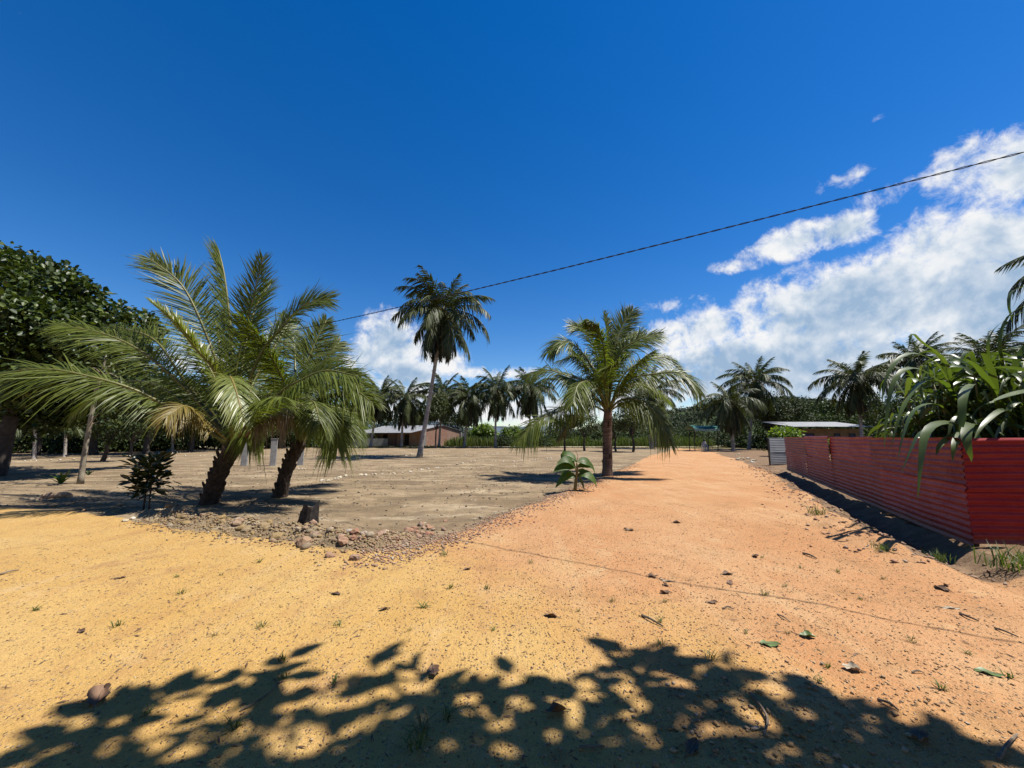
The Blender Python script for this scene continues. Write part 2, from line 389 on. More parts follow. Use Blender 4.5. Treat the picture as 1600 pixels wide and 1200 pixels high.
def mat_brick():
    m, t, b, out = mat_base('brick_raw')
    co = t.new('ShaderNodeTexCoord').outputs['Object']
    mp = t.new('ShaderNodeMapping'); mp.inputs['Rotation'].default_value = (R(90), 0, 0); t.l.new(co, mp.inputs[0])
    br = t.new('ShaderNodeTexBrick'); t.l.new(mp.outputs[0], br.inputs['Vector'])
    br.inputs['Color1'].default_value = (.24, .075, .036, 1); br.inputs['Color2'].default_value = (.30, .125, .07, 1); br.inputs['Mortar'].default_value = (.28, .24, .20, 1)
    br.inputs['Scale'].default_value = 1.0; br.inputs['Brick Width'].default_value = .3; br.inputs['Row Height'].default_value = .16; br.inputs['Mortar Size'].default_value = .02
    n = t.noise(co, .8, 5, .65)
    t.put(b.inputs['Base Color'], t.mix(t.ss(n, .42, .7, 0, .7), br.outputs[0], (.30, .235, .18, 1))); b.inputs['Roughness'].default_value = .95
    return m
M['brick'] = mat_brick()

# ------------------------------------------------------------------ layout lines (metres)
def gl(lst): return np.array([G(*p)[:2] for p in lst])
LOT_EDGE = gl([(-700, 770), (-200, 782), (0, 790), (100, 797), (230, 816), (330, 836), (420, 847), (500, 861), (560, 868), (620, 860), (700, 837), (780, 809),
               (860, 776), (900, 762), (940, 747), (990, 725), (1015, 712)])
LOT_EDGE = np.vstack([LOT_EDGE, [[27.0, 62.0]]])
ROAD_R = gl([(1122, 709), (1160, 722), (1213, 745), (1290, 798), (1400, 860), (1480, 880), (1560, 893), (1650, 900), (1900, 915)])
F_FAR = G(1230, 735)[:2]; F_COR = G(1521, 857)[:2]
F_DIR = (F_FAR - F_COR) / np.linalg.norm(F_FAR - F_COR); F_LEN = np.linalg.norm(F_FAR - F_COR)
F_N = np.array([-F_DIR[1], F_DIR[0]])

def poly_sd(x, y, line):
    """distance to polyline, sign + on the left of its direction"""
    best = np.full(x.shape, 1e9); sg = np.ones(x.shape)
    for a, b in zip(line[:-1], line[1:]):
        d = b - a; L2 = d @ d
        t = np.clip(((x - a[0]) * d[0] + (y - a[1]) * d[1]) / L2, 0, 1)
        ex = x - a[0] - t * d[0]; ey = y - a[1] - t * d[1]; dd = np.hypot(ex, ey)
        c = d[0] * (y - a[1]) - d[1] * (x - a[0])
        m = dd < best; best = np.where(m, dd, best); sg = np.where(m, np.sign(c), sg)
    return best * sg
def sstep(x, a, b):
    t = np.clip((x - a) / (b - a), 0, 1); return t * t * (3 - 2 * t)
Y0 = G(640, 868)[:2]; Y1 = G(1180, 1190)[:2]
CROSS = 66.0
def zones(x, y):
    lot = poly_sd(x, y, LOT_EDGE)              # + inside the lot
    rr = poly_sd(x, y, ROAD_R)                 # listed far to near: left of it lies the verge
    d = Y1 - Y0; L = np.linalg.norm(d)
    ys = -(d[0] * (y - Y0[1]) - d[1] * (x - Y0[0])) / L   # + on the yellow side (towards the camera, left)
    return lot, rr, ys
def hz(x, y):
    x = np.asarray(x, float); y = np.asarray(y, float)
    lot, rr, ys = zones(x, y)
    near = sstep(-np.hypot(x, y), -45, -12)
    z = fbm(x * .35, y * .35, 3, 11) * .07 * near + fbm(x * 1.7, y * 1.7, 3, 21) * .022 * near
    fine = sstep(-np.hypot(x, y), -14, -5)
    z += fbm(x * 7, y * 7, 3, 31) * .010 * fine
    inlot = sstep(lot, -.1, .5)
    z += inlot * (-.07) * sstep(-y, -40, -20)
    z += fbm(x * 3.1, y * 3.1, 3, 41) * .035 * inlot * near
    # rubble bank along the near corner of the lot
    bank = np.exp(-((lot - .42) / .34) ** 2) * sstep(x, -9.5, -6.5) * sstep(-x, 1.0, 2.2) * sstep(-y, -11, -8)
    z += bank * (.17 + .25 * fbm(x * 2.2, y * 2.2, 3, 51))
    # ditch by the fence
    df = (x - F_COR[0]) * F_N[0] + (y - F_COR[1]) * F_N[1]; sf = (x - F_COR[0]) * F_DIR[0] + (y - F_COR[1]) * F_DIR[1]
    al = sstep(sf, -3.5, -.5) * sstep(-sf, -F_LEN - 2, -F_LEN + 1)
    z += -al * .20 * np.exp(-((df - .42) / .30) ** 2)
    z += al * .07 * np.exp(-((df - 1.15) / .30) ** 2) * (1 + 2 * fbm(x * 2, y * 2, 2, 61))
    z += -al * .05 * sstep(-df, 0.0, .3)
    # far land stays level, verge a little rough
    z += sstep(rr, 0, .6) * fbm(x * 2.4, y * 2.4, 3, 71) * .10 * near
    return z
GRID = {}
def hz1(x, y):
    if 'Z' not in GRID: return float(hz(np.array([x]), np.array([y]))[0])
    xs, ys, Z = GRID['x'], GRID['y'], GRID['Z']
    i = min(max(int(np.searchsorted(xs, x)) - 1, 0), len(xs) - 2); j = min(max(int(np.searchsorted(ys, y)) - 1, 0), len(ys) - 2)
    u = (x - xs[i]) / (xs[i + 1] - xs[i]); v = (y - ys[j]) / (ys[j + 1] - ys[j])
    return float((Z[j, i] * (1 - u) + Z[j, i + 1] * u) * (1 - v) + (Z[j + 1, i] * (1 - u) + Z[j + 1, i + 1] * u) * v)
def GP(px, py):
    p = G(px, py); p = G(px, py, hz1(p[0], p[1])); return np.array([p[0], p[1], hz1(p[0], p[1])])

# ------------------------------------------------------------------ ground, road, lot
def axis(lo, f0, f1, hi, step, grow):
    a = list(np.arange(f0, f1, step)); s = step
    up = [a[-1]]
    while up[-1] < hi: s = min(s * grow, (hi - lo) / 12); up.append(up[-1] + s)
    s = step; dn = [a[0]]
    while dn[-1] > lo: s = min(s * grow, (hi - lo) / 12); dn.append(dn[-1] - s)
    return np.array(dn[:0:-1] + a + up[1:])
def ground_material():
    m, t, b, out = mat_base('earth')
    co = t.new('ShaderNodeTexCoord').outputs['Object']
    at = t.new('ShaderNodeAttribute', attribute_name='zone'); sp = t.new('ShaderNodeSeparateColor'); t.l.new(at.outputs['Color'], sp.inputs[0])
    yel, lotw, far = sp.outputs[0], sp.outputs[1], sp.outputs[2]; verge = at.outputs['Alpha']
    nA = t.noise(co, .55, 4, .6); nB = t.noise(co, 3.2, 4, .65); nC = t.noise(co, 22, 4, .7); nD = t.noise(co, 90, 2, .7)
    vo = t.voro(co, 42); vc = t.voro(co, 42, out='Color'); vo2 = t.voro(co, 120); vc2 = t.voro(co, 120, out='Color')
    sep = t.new('ShaderNodeSeparateColor'); t.l.new(vc, sep.inputs[0]); sep2 = t.new('ShaderNodeSeparateColor'); t.l.new(vc2, sep2.inputs[0])
    w = t.m('ADD', t.m('MULTIPLY', t.m('SUBTRACT', nB, .5), .5), t.m('MULTIPLY', t.m('SUBTRACT', nC, .5), .35))
    # yellow sand
    cy = t.mix(t.ss(nA, .3, .72), (.59, .355, .112, 1), (.64, .42, .16, 1))
    cy = t.mix(t.ss(nB, .52, .8, 0, .55), cy, (.52, .285, .095, 1))
    # orange gravel
    cr = t.mix(t.ss(nA, .32, .7), (.57, .285, .13, 1), (.62, .36, .185, 1))
    cr = t.mix(t.ss(nB, .5, .8, 0, .6), cr, (.54, .25, .11, 1))
    road = t.mix(t.ss(t.m('ADD', yel, t.m('MULTIPLY', w, .7)), .12, .88), cr, cy)
    mpR = t.new('ShaderNodeMapping'); mpR.inputs['Rotation'].default_value = (0, 0, R(26)); mpR.inputs['Scale'].default_value = (2.4, .16, 1); t.l.new(co, mpR.inputs[0])
    nR = t.noise(mpR.outputs[0], 1.0, 4, .6); nQ = t.noise(co, 1.3, 5, .7)
    road = t.mix(t.ss(nR, .52, .7, 0, .38), road, (.47, .24, .11, 1)); road = t.mix(t.ss(nR, .46, .32, 0, .35), road, (.68, .46, .25, 1))
    road = t.mix(t.ss(nQ, .53, .66, 0, .55), road, (.42, .23, .105, 1)); road = t.mix(t.ss(nQ, .45, .3, 0, .4), road, (.70, .50, .28, 1))
    # gravel grains in the road
    road = t.mix(t.m('MULTIPLY', t.ss(sep.outputs[0], .70, .76), t.ss(vo, .42, .30)), road, t.mix(sep.outputs[1], (.40, .20, .08, 1), (.70, .52, .32, 1)))
    road = t.mix(t.m('MULTIPLY', t.ss(sep2.outputs[0], .80, .86), t.ss(vo2, .45, .30)), road, t.mix(sep2.outputs[1], (.20, .10, .05, 1), (.62, .44, .26, 1)))
    # lot: grey brown bare soil
    cb = t.mix(t.ss(nA, .3, .7), (.21, .15, .09, 1), (.36, .27, .17, 1))
    cb = t.mix(t.ss(nB, .45, .75, 0, .75), cb, (.20, .145, .095, 1))
    mpS = t.new('ShaderNodeMapping'); mpS.inputs['Scale'].default_value = (.22, 1.3, 1); mpS.inputs['Rotation'].default_value = (0, 0, R(-14)); t.l.new(co, mpS.inputs[0])
    nS = t.noise(mpS.outputs[0], 1.2, 5, .65); cb = t.mix(t.ss(nS, .48, .66, 0, .85), cb, (.145, .108, .07, 1)); cb = t.mix(t.ss(nS, .47, .34, 0, .7), cb, (.47, .38, .265, 1))
    cb = t.mix(t.ss(nQ, .52, .64, 0, .6), cb, (.15, .11, .07, 1))
    cb = t.mix(t.ss(nC, .58, .8, 0, .5), cb, (.44, .335, .21, 1))
    cb = t.mix(t.m('MULTIPLY', t.ss(sep.outputs[0], .86, .9), t.ss(vo, .4, .28)), cb, (.44, .36, .27, 1))
    # verge / far green
    cg = t.mix(t.ss(nB, .35, .65), (.19, .155, .075, 1), (.115, .125, .04, 1))
    cg = t.mix(t.ss(nA, .5, .75, 0, .7), cg, (.27, .20, .12, 1))
    cv = t.mix(t.ss(nB, .35, .7), (.20, .125, .075, 1), (.33, .22, .135, 1))
    cb = t.mix(1.0, cb, (1.16, 1.15, 1.12, 1), 'MULTIPLY')
    col = t.mix(t.ss(t.m('ADD', lotw, t.m('MULTIPLY', w, .7)), .35, .65), road, cb)
    col = t.mix(t.ss(t.m('ADD', verge, t.m('MULTIPLY', w, .7)), .35, .65), col, cv)
    col = t.mix(t.ss(t.m('ADD', far, t.m('MULTIPLY', w, .9)), .35, .65), col, cg)
    pale = t.new('ShaderNodeAttribute', attribute_name='pale').outputs['Fac']
    col = t.mix(t.ss(t.m('ADD', pale, t.m('MULTIPLY', w, .4)), .35, .65), col, (.58, .50, .38, 1))
    fine = t.ss(nD, .3, .75, .86, 1.12)
    hv = t.new('ShaderNodeHueSaturation'); t.put(hv.inputs['Color'], col); t.put(hv.inputs['Value'], fine)
    hv.inputs['Saturation'].default_value = 1.0
    t.put(b.inputs['Base Color'], t.mix(1.0, hv.outputs[0], (.64, .635, .61, 1), 'MULTIPLY')); b.inputs['Roughness'].default_value = .95; b.inputs['Specular IOR Level'].default_value = .15
    h = t.m('ADD', t.m('MULTIPLY', nC, .022), t.m('MULTIPLY', nD, .007))
    h = t.m('ADD', h, t.m('MULTIPLY', t.m('MULTIPLY', t.ss(vo, .45, .1), t.ss(sep.outputs[0], .6, .75)), .016))
    h = t.m('ADD', h, t.m('MULTIPLY', t.ss(vo2, .45, .1), .003))
    bp = t.new('ShaderNodeBump'); bp.inputs['Strength'].default_value = .9; bp.inputs['Distance'].default_value = 1.0
    t.put(bp.inputs['Height'], h); t.l.new(bp.outputs[0], b.inputs['Normal'])
    return m
def build_ground():
    xs = axis(-1600, -6.5, 7.5, 1600, .06, 1.06); ys = axis(-40, 1.1, 7.5, 2600, .05, 1.035)
    X, Y = np.meshgrid(xs, ys); Z = hz(X, Y); GRID.update(x=xs, y=ys, Z=Z)
    lot, rr, yl = zones(X, Y)
    jit = fbm(X * 1.3, Y * 1.3, 4, 5) * .35
    farw = sstep(Y + jit * 4, 58.5, 60.5)
    lotw = sstep(lot + jit * .8, -.15, .15) * (1 - farw)
    vergew = sstep(rr + jit, -.15, .2) * (1 - farw) * (1 - lotw)
    # the made-up road stops short of the cross road
    endw = sstep(Y + jit * 3, 51, 53)
    yellow = sstep(yl + jit * 2.6, -3.2, 1.6)
    pale = sstep(Y, CROSS - 2.6, CROSS - 2.0) * (1 - sstep(Y, CROSS + 2.2, CROSS + 3.0))
    # the track beyond the shelter runs on past the cross road
    tx = 34.5 + (Y - CROSS) * .75
    pale = np.maximum(pale, (np.abs(X - tx) < 1.6) * (Y > CROSS) * (Y < 110) * 1.0)
    farw = np.maximum(farw, endw * (1 - lotw) * .55)
    gb = sstep(-X, 42, 60) * sstep(Y, 14, 22)
    farw = np.maximum(farw, gb * .6); 
    ny, nx = X.shape
    idx = np.arange(nx * ny).reshape(ny, nx)
    Q = np.stack([idx[:-1, :-1], idx[:-1, 1:], idx[1:, 1:], idx[1:, :-1]], -1).reshape(-1, 4)
    V = np.stack([X, Y, Z], -1).reshape(-1, 3)
    zone = np.stack([yellow, lotw, farw, vergew], -1).reshape(-1, 4)
    cen = lambda A: ((A[:-1, :-1] + A[1:, 1:] + A[1:, :-1] + A[:-1, 1:]) / 4).ravel()
    cl_, cf, cv, ce = cen(lotw), cen(farw), cen(vergew), cen(endw)
    kind = np.where(cf > .5, 0, np.where(cl_ > .5, 2, np.where(cv > .5, 0, np.where(ce > .5, 0, 1))))
    cp = cen(pale); kind = np.where(cp > .5, 3, kind)
    mat = ground_material()
    for k, nm in enumerate(('ground', 'dirt_road', 'bare_lot', 'cross_road')):
        q = Q[kind == k]; used = np.unique(q); remap = np.full(len(V), -1); remap[used] = np.arange(len(used))
        me = mesh_np(nm, V[used], remap[q], mat, True)
        a = me.attributes.new('zone', 'FLOAT_COLOR', 'POINT'); a.data.foreach_set('color', zone[used].astype(np.float32).ravel())
        a = me.attributes.new('pale', 'FLOAT', 'POINT'); a.data.foreach_set('value', pale.reshape(-1)[used].astype(np.float32))
        tag(link(nm, me), {'ground': 'rough grassy ground around the lots', 'dirt_road': 'yellow and orange dirt road with loose gravel',
                           'bare_lot': 'bare grey brown soil lot left of the dirt road', 'cross_road': 'pale narrow road crossing behind the palms'}[nm], kind='structure')
build_ground()

# ------------------------------------------------------------------ palms
def frond_arrays(path, nleaf, lmax, width, roll=0.0, vee=25, droop=.35, start=.16, seg=3, seed=0, gap=.06, hint=None, rag=.18):
    """leaflets along a rachis path; returns verts, quads"""
    rg = np.random.default_rng(seed)
    n = len(path); T = np.gradient(path, axis=0); T /= np.linalg.norm(T, axis=1)[:, None]
    V = []; Fq = []; k0 = 0
    Z = np.array([0, 0, 1.0])
    Hp = None
    Ss = []
    for i in range(n):
        if hint is not None: h = hint - T[i] * (hint @ T[i])
        else:
            h = np.cross(T[i], Z)
            if np.linalg.norm(h) < .25 and Hp is not None: h = Hp - T[i] * (Hp @ T[i])
        h /= np.linalg.norm(h) + 1e-9
        if Hp is not None and h @ Hp < 0: h = -h
        Hp = h; u = np.cross(h, T[i])
        Ss.append((h, u))
    for side in (-1, 1):
        for j in range(nleaf):
            if rg.random() < gap: continue
            t = start + (1 - start) * (j + .5 * rg.random()) / nleaf
            fi = t * (n - 1); i = min(int(fi), n - 2); fr = fi - i
            p = path[i] * (1 - fr) + path[i + 1] * fr; Tt = T[i] * (1 - fr) + T[i + 1] * fr; Tt = Tt / np.linalg.norm(Tt)
            h, u = Ss[i]
            c, s = math.cos(roll), math.sin(roll)
            S = h * c + u * s; N = -h * s + u * c
            s_ = (t - start) / (1 - start)
            ll = lmax * (0.42 + .58 * math.sin(math.pi * min(1, .12 + .62 * s_)) ** .8) * (1 - .62 * max(0, (s_ - .55) / .45) ** 1.6)
            ll *= 1 + rag * rg.normal()
            a = R(66 - 40 * s_ + 6 * rg.normal()); v = R(vee + 7 * rg.normal())
            d = math.cos(a) * Tt + math.sin(a) * (side * S * math.cos(v) + N * math.sin(v))
            dr = droop * (1 + .35 * rg.normal())
            W = Tt - d * (Tt @ d); W /= np.linalg.norm(W) + 1e-9
            tw = R(12 * rg.normal()); W = W * math.cos(tw) + np.cross(d, W) * math.sin(tw)
            ws = [.55, 1.0, .8, .12] if seg == 3 else ([.6, 1, .12] if seg == 2 else [.5, .95, 1, .7, .1])
            ks = np.linspace(0, 1, seg + 1)
            pts = p + ll * (d[None] * ks[:, None] + np.array([0, 0, -1.0])[None] * (dr * ks[:, None] ** 2))
            # keep leaflet length when it bends down
            sc_ = 1 / (1 + .25 * dr * max(0, 1)); pts = p + (pts - p) * sc_
            for q in range(seg + 1):
                w = width * ws[q] * .5 * (.8 + .4 * s_ if s_ < .5 else 1.2 - .4 * s_)
                V.append(pts[q] - W * w); V.append(pts[q] + W * w)
            for q in range(seg):
                b = k0 + 2 * q; Fq.append((b, b + 1, b + 3, b + 2))
            k0 += 2 * (seg + 1)
    return np.array(V), np.array(Fq)
def rachis_mesh(path, r0, r1, mat, name='rachis', n=5):
    mb = MB(); m = len(path); rr = np.linspace(1, 0, m) ** .8 * (r0 - r1) + r1
    rr[:max(2, m // 8)] *= np.linspace(1.7, 1.0, max(2, m // 8))
    mb.tube(path, rr, n); return mb.mesh(name, mat, True)

def arc_path(e0, L, bend, n=14, side=0.0):
    """rachis in the XZ plane leaving the origin at elevation e0 and bending down by `bend` degrees"""
    ts = np.linspace(0, 1, n); e = R(e0) - R(bend) * ts ** 1.25
    dx = np.cos(e); dz = np.sin(e); st = L / (n - 1)
    x = np.concatenate([[0], np.cumsum((dx[:-1] + dx[1:]) / 2 * st)]); z = np.concatenate([[0], np.cumsum((dz[:-1] + dz[1:]) / 2 * st)])
    y = side * L * ts ** 2
    return np.stack([x, y, z], 1)

# frond meshes shared by the palms further off, by how they hang
FROND = {}
def frond_class(key, e0, L, bend, nleaf, lmax, w, mat, vars_=3, droop=.35, vee=20, seg=2, rmat='rachis'):
    FROND[key] = []
    for k in range(vars_):
        path = arc_path(e0 + random.uniform(-6, 6), L * random.uniform(.93, 1.06), bend + random.uniform(-10, 10), 14, random.uniform(-.10, .10))
        V, Fq = frond_arrays(path, nleaf, lmax, w, roll=R(random.uniform(-30, 30)), vee=vee, droop=droop, seed=hash((key, k)) % 9999 if False else len(FROND) * 31 + k, seg=seg, start=.13, hint=np.array([0, 1.0, 0]))
        FROND[key].append((mesh_np('frond', V, Fq, M[mat]), rachis_mesh(path, .035, .008, M[rmat], n=4)))
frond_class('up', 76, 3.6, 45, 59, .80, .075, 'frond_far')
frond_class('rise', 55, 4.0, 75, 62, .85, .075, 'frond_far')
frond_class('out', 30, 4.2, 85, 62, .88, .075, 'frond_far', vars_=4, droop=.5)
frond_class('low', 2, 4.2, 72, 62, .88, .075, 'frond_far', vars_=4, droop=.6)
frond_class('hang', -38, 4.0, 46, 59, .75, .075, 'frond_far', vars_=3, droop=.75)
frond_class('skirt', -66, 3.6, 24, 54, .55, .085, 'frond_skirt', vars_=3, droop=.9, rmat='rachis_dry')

def palm(loc, heart, spec, trunk_r, label, group=None, name='coconut_palm', fl=1.0, seed=0, tmat='trunk_palm', bow=.0, nuts=0):
    """loc base, heart = world point of the crown; spec = {class: count}"""
    rg = random.Random(seed)
    loc = np.array(loc, float); heart = np.array(heart, float)
    root = empty(name, loc)
    rel = heart - loc
    mid = rel * .5 + np.array([bow, 0, 0]) * rel[2]
    path = smooth_path([np.array([0, 0, -.15]), mid * np.array([.9, .9, 1]), rel], 18)
    rr = trunk_r * (1 - .38 * np.linspace(0, 1, 18)); rr[0] *= 1.55; rr[1] *= 1.2
    mb = MB(); mb.tube(path, rr, 10, jitter=.10, seed=seed); mb.build('trunk', M[tmat], root, True)
    az0 = rg.random() * 6.28; tot = 0
    tilt = rg.uniform(-.09, .09)
    for key, cnt in spec.items():
        cnt = max(2, cnt + rg.randint(-2, 1))
        off = rg.random() * 6.28
        for i in range(cnt):
            me, ra = rg.choice(FROND[key])
            az = off + 6.283 * (i + rg.uniform(-.28, .28)) / cnt
            s = fl * rg.uniform(.9, 1.1)
            f = link('frond', me, root, rel + np.array([math.cos(az) * .12, math.sin(az) * .12, rg.uniform(-.15, .1)]), (R(rg.uniform(-6, 6)), R(rg.uniform(-5, 5)), az), s)
            link('rachis', ra, f); tot += 1
    for i in range(nuts):
        a = rg.random() * 6.28
        link('coconut', NUT, root, rel + np.array([math.cos(a) * .28, math.sin(a) * .28, -.25 - .2 * rg.random()]), (rg.random(), rg.random(), 0))
    tag(root, label, 'palm tree', group)
    return root
def blob_mesh(name, r, mat, sub=2, jag=.2, seed=0, squash=(1, 1, 1), smooth=False):
    import bmesh
    bm = bmesh.new(); bmesh.ops.create_icosphere(bm, subdivisions=sub, radius=1.0)
    rg = np.random.default_rng(seed); ph = rg.random((6, 3)) * 6.28; fr = rg.normal(size=(6, 3)) * 1.6
    for v in bm.verts:
        c = np.array(v.co); k = 1 + jag * sum(math.sin(fr[i] @ c * 1.3 + ph[i, 0]) for i in range(6)) / 3 + jag * .3 * rg.normal()
        v.co = Vector(c * k * r * np.array(squash))
    me = bpy.data.meshes.new(name); bm.to_mesh(me); bm.free(); me.materials.append(mat)
    if smooth: me.polygons.foreach_set('use_smooth', np.ones(len(me.polygons), dtype=bool))
    return me
M['nut'] = mat_simple('coconut_husk', (.10, .10, .025), (.16, .12, .04), 6, .5)
NUT = blob_mesh('coconut', .13, M['nut'], 1, .05, 3, (1, 1, 1.2), True)

def near_palm(base_px, Y, heart_px, fronds, label, trunk_r, seed, boots=18, lm=.92, wd=.029, nl=205, auto=6, auto_L=4.2, group=None, seg=3, heart_dy=0.0, name='young_coconut_palm', tmat='boot', extra=None):
    b = P(*base_px, Y); base = np.array([b[0], Y, hz1(b[0], Y)])
    heart = P(*heart_px, Y + heart_dy)
    rg = random.Random(seed)
    root = empty(name, base); rel = heart - base
    path = smooth_path([[0, 0, -.15], rel * np.array([.38, .38, .5]), rel], 14)
    rr = trunk_r * np.interp(np.linspace(0, 1, 14), [0, .12, .5, 1], [1.35, 1.02, .95, .9])
    mb = MB(); mb.tube(path, rr, 14, jitter=.16, seed=seed); mb.build('trunk', M[tmat], root, True)
    # stubs of cut leaves round the stem
    for i in range(boots):
        t = .12 + .86 * (i + rg.random() * .5) / boots; p = path[int(t * 13)]; a = i * 2.4 + rg.random() * .5
        d = np.array([math.cos(a), math.sin(a), 0]); r0 = trunk_r * .85; ln = trunk_r * (rg.uniform(.35, .8) + .7 * max(0, t - .55))
        bp = smooth_path([p + d * r0 * .7 - [0, 0, .1], p + d * (r0 + ln * .35) + [0, 0, ln * .35], p + d * (r0 + ln * .55) + [0, 0, ln * rg.uniform(.7, 1.2)]], 5)
        mb = MB(); w = trunk_r * rg.uniform(.2, .36)
        mb.tube(bp, [w, w * .85, w * .7, w * .55, w * .4], 6, jitter=.3, seed=i); mb.build('leaf_base', M['boot'], root)
    for i, fr in enumerate(fronds):
        pts, kw = fr[0], dict(fr[1]) if len(fr) > 1 else {}
        mat = kw.pop('mat', 'frond'); rm = kw.pop('rmat', 'rachis'); lmf = kw.pop('lm', 1.0); nlf = kw.pop('nl', nl)
        wp = [rel + np.array([0, 0, -.12])] + [P(px, py, Y + dy) - base for px, py, dy in pts]
        path_f = smooth_path(wp, 26)
        args = dict(roll=R(kw.pop('roll', 0)), vee=kw.pop('vee', 20), droop=kw.pop('droop', .35), start=kw.pop('start', .2), hint=kw.pop('hint', None))
        V, Fq = frond_arrays(path_f, nlf, lm * lmf, wd, seed=seed * 100 + i, seg=seg, **args)
        f = link('frond', mesh_np('frond', V, Fq, M[mat]), root)
        link('rachis', rachis_mesh(path_f, kw.pop('r0', .052), .008, M[rm]), f)
        if mat == 'frond_dry': f['label'] = 'dry brown frond'
    for i in range(auto):
        a = 6.283 * (i + rg.uniform(-.3, .3)) / auto + seed; e0 = [72, 48, 60, 25, 80, 38][i % 6] + rg.uniform(-8, 8)
        pf = arc_path(e0, auto_L * rg.uniform(.75, 1.0), rg.uniform(40, 75) if e0 < 65 else 35, 22, rg.uniform(-.1, .1)); c_, s_ = math.cos(a), math.sin(a)
        pf = np.stack([pf[:, 0] * c_ - pf[:, 1] * s_, pf[:, 0] * s_ + pf[:, 1] * c_, pf[:, 2]], 1) + rel + [0, 0, -.1]
        V, Fq = frond_arrays(pf, nl, lm, wd, roll=R(rg.uniform(-35, 35)), vee=12, droop=.4, start=.2, seed=seed * 100 + 60 + i, seg=seg, hint=np.array([-s_, c_, 0]))
        f = link('frond', mesh_np('frond', V, Fq, M['frond']), root); link('rachis', rachis_mesh(pf, .05, .008, M['rachis']), f)
    tag(root, label, 'palm tree', group)
    return root

IMG = np.array([1.0, 0, 0])  # leaf blades that face the south
fA = [
    ([(350, 600, -.1), (293, 459, -.3), (235, 404, -.6)], dict(roll=62, vee=6, droop=.12)),
    ([(362, 540, .3), (352, 440, .5), (342, 390, .6)], dict(hint=np.array([.45, -.8, 0]), vee=28, droop=.05)),
    ([(368, 590, .1), (388, 500, .2), (411, 402, .1)], dict(hint=np.array([1, .15, 0]), vee=12, droop=.12)),
    ([(398, 573, -.2), (440, 512, -.4), (478, 476, -.5), (515, 467, -.5)], dict(roll=-62, vee=8, droop=.18)),
    ([(430, 621, -.4), (469, 595, -.7), (510, 579, -1.0), (560, 588, -1.3)], dict(roll=-55, vee=10, droop=.3)),
    ([(340, 590, -.6), (307, 546, -.9), (272, 504, -1.2), (234, 470, -1.4)], dict(roll=15, vee=35, droop=.25, mat='frond_young', lm=.6)),
    ([(300, 618, -.3), (225, 552, -.6), (160, 521, -.9), (90, 508, -1.2)], dict(roll=48, vee=10, droop=.4)),
    ([(282, 648, -.8), (212, 610, -1.4), (130, 586, -1.9), (62, 576, -2.2), (-8, 586, -2.4)], dict(roll=40, vee=5, droop=.5)),
    ([(285, 590, .6), (240, 530, 1.1), (175, 508, 1.5)], dict(roll=55, vee=10, droop=.4)),
    ([(354, 622, -.7), (357, 590, -1.3), (366, 602, -1.9), (382, 660, -2.3)], dict(roll=0, vee=10, droop=.55, mat='frond_young', rmat='petiole', lm=.62, r0=.05, start=.42)),
    ([(405, 660, -.4), (440, 632, -.6), (458, 640, -.8)], dict(roll=-40, vee=0, droop=1.1, mat='frond_dry', rmat='rachis_dry', lm=.75, start=.3)),
    ([(330, 640, .5), (290, 600, 1.2), (240, 610, 2.0)], dict(roll=30, vee=10, droop=.6)),
    ([(395, 600, .8), (430, 540, 1.5), (455, 500, 2.2)], dict(roll=-40, vee=10, droop=.3)),
    ([(345, 560, .9), (335, 500, 1.8), (300, 470, 2.6)], dict(hint=np.array([1, .2, 0]), vee=15, droop=.3)),
    ([(380, 560, .8), (400, 480, 1.5), (425, 440, 2.1)], dict(hint=np.array([1, -.2, 0]), vee=15, droop=.25)),
    ([(300, 640, -.2), (240, 600, .1), (180, 600, .4), (120, 640, .7)], dict(roll=30, vee=5, droop=.7)),
    ([(318, 655, -.6), (290, 635, -1.2), (262, 650, -1.7)], dict(roll=20, vee=5, droop=.8, mat='frond_yellow', lm=.7, rmat='petiole')),
    ([(400, 640, .4), (440, 600, .9), (490, 600, 1.4), (520, 650, 1.8)], dict(roll=-30, vee=5, droop=.6)),
]
YA = G(325, 782)[1]
near_palm((325, 782), YA, (368, 692), fA, 'large young coconut palm with a leaning shaggy trunk, leftmost of the two side by side', .195, 3, boots=46, heart_dy=-.1, auto=3)
fB = [
    ([(480, 645, -.3), (512, 622, -.6), (555, 612, -.9), (582, 630, -1.2)], dict(roll=-45, vee=8, droop=.5)),
    ([(470, 600, .3), (488, 545, .6), (510, 500, .9)], dict(roll=-70, vee=8, droop=.2)),
    ([(485, 620, .4), (510, 560, .9), (530, 535, 1.3)], dict(roll=-60, vee=8, droop=.25)),
    ([(492, 650, -.4), (522, 652, -.8), (528, 698, -1.2)], dict(roll=-25, vee=0, droop=.8)),
    ([(478, 640, -.8), (490, 628, -1.6), (500, 660, -2.2)], dict(roll=0, vee=0, droop=.8, lm=.85)),
    ([(450, 640, -.3), (425, 620, -.7), (398, 640, -1.1), (385, 690, -1.4)], dict(roll=30, vee=0, droop=.8)),
    ([(440, 620, .5), (410, 560, 1.0), (380, 530, 1.6)], dict(roll=50, vee=8, droop=.3)),
    ([(500, 640, .4), (540, 642, .8), (568, 672, 1.2)], dict(roll=-30, vee=0, droop=.7)),
    ([(462, 590, .8), (458, 530, 1.6), (440, 490, 2.3)], dict(hint=np.array([1, .1, 0]), vee=10, droop=.2)),
    ([(500, 620, -.4), (535, 592, -.6), (568, 602, -.8)], dict(roll=-50, vee=8, droop=.4)),
]
YB = G(435, 772)[1]
near_palm((435, 772), YB, (470, 688), fB, 'smaller young coconut palm leaning right beside the larger one, behind the stump', .17, 5, boots=40, auto=2)
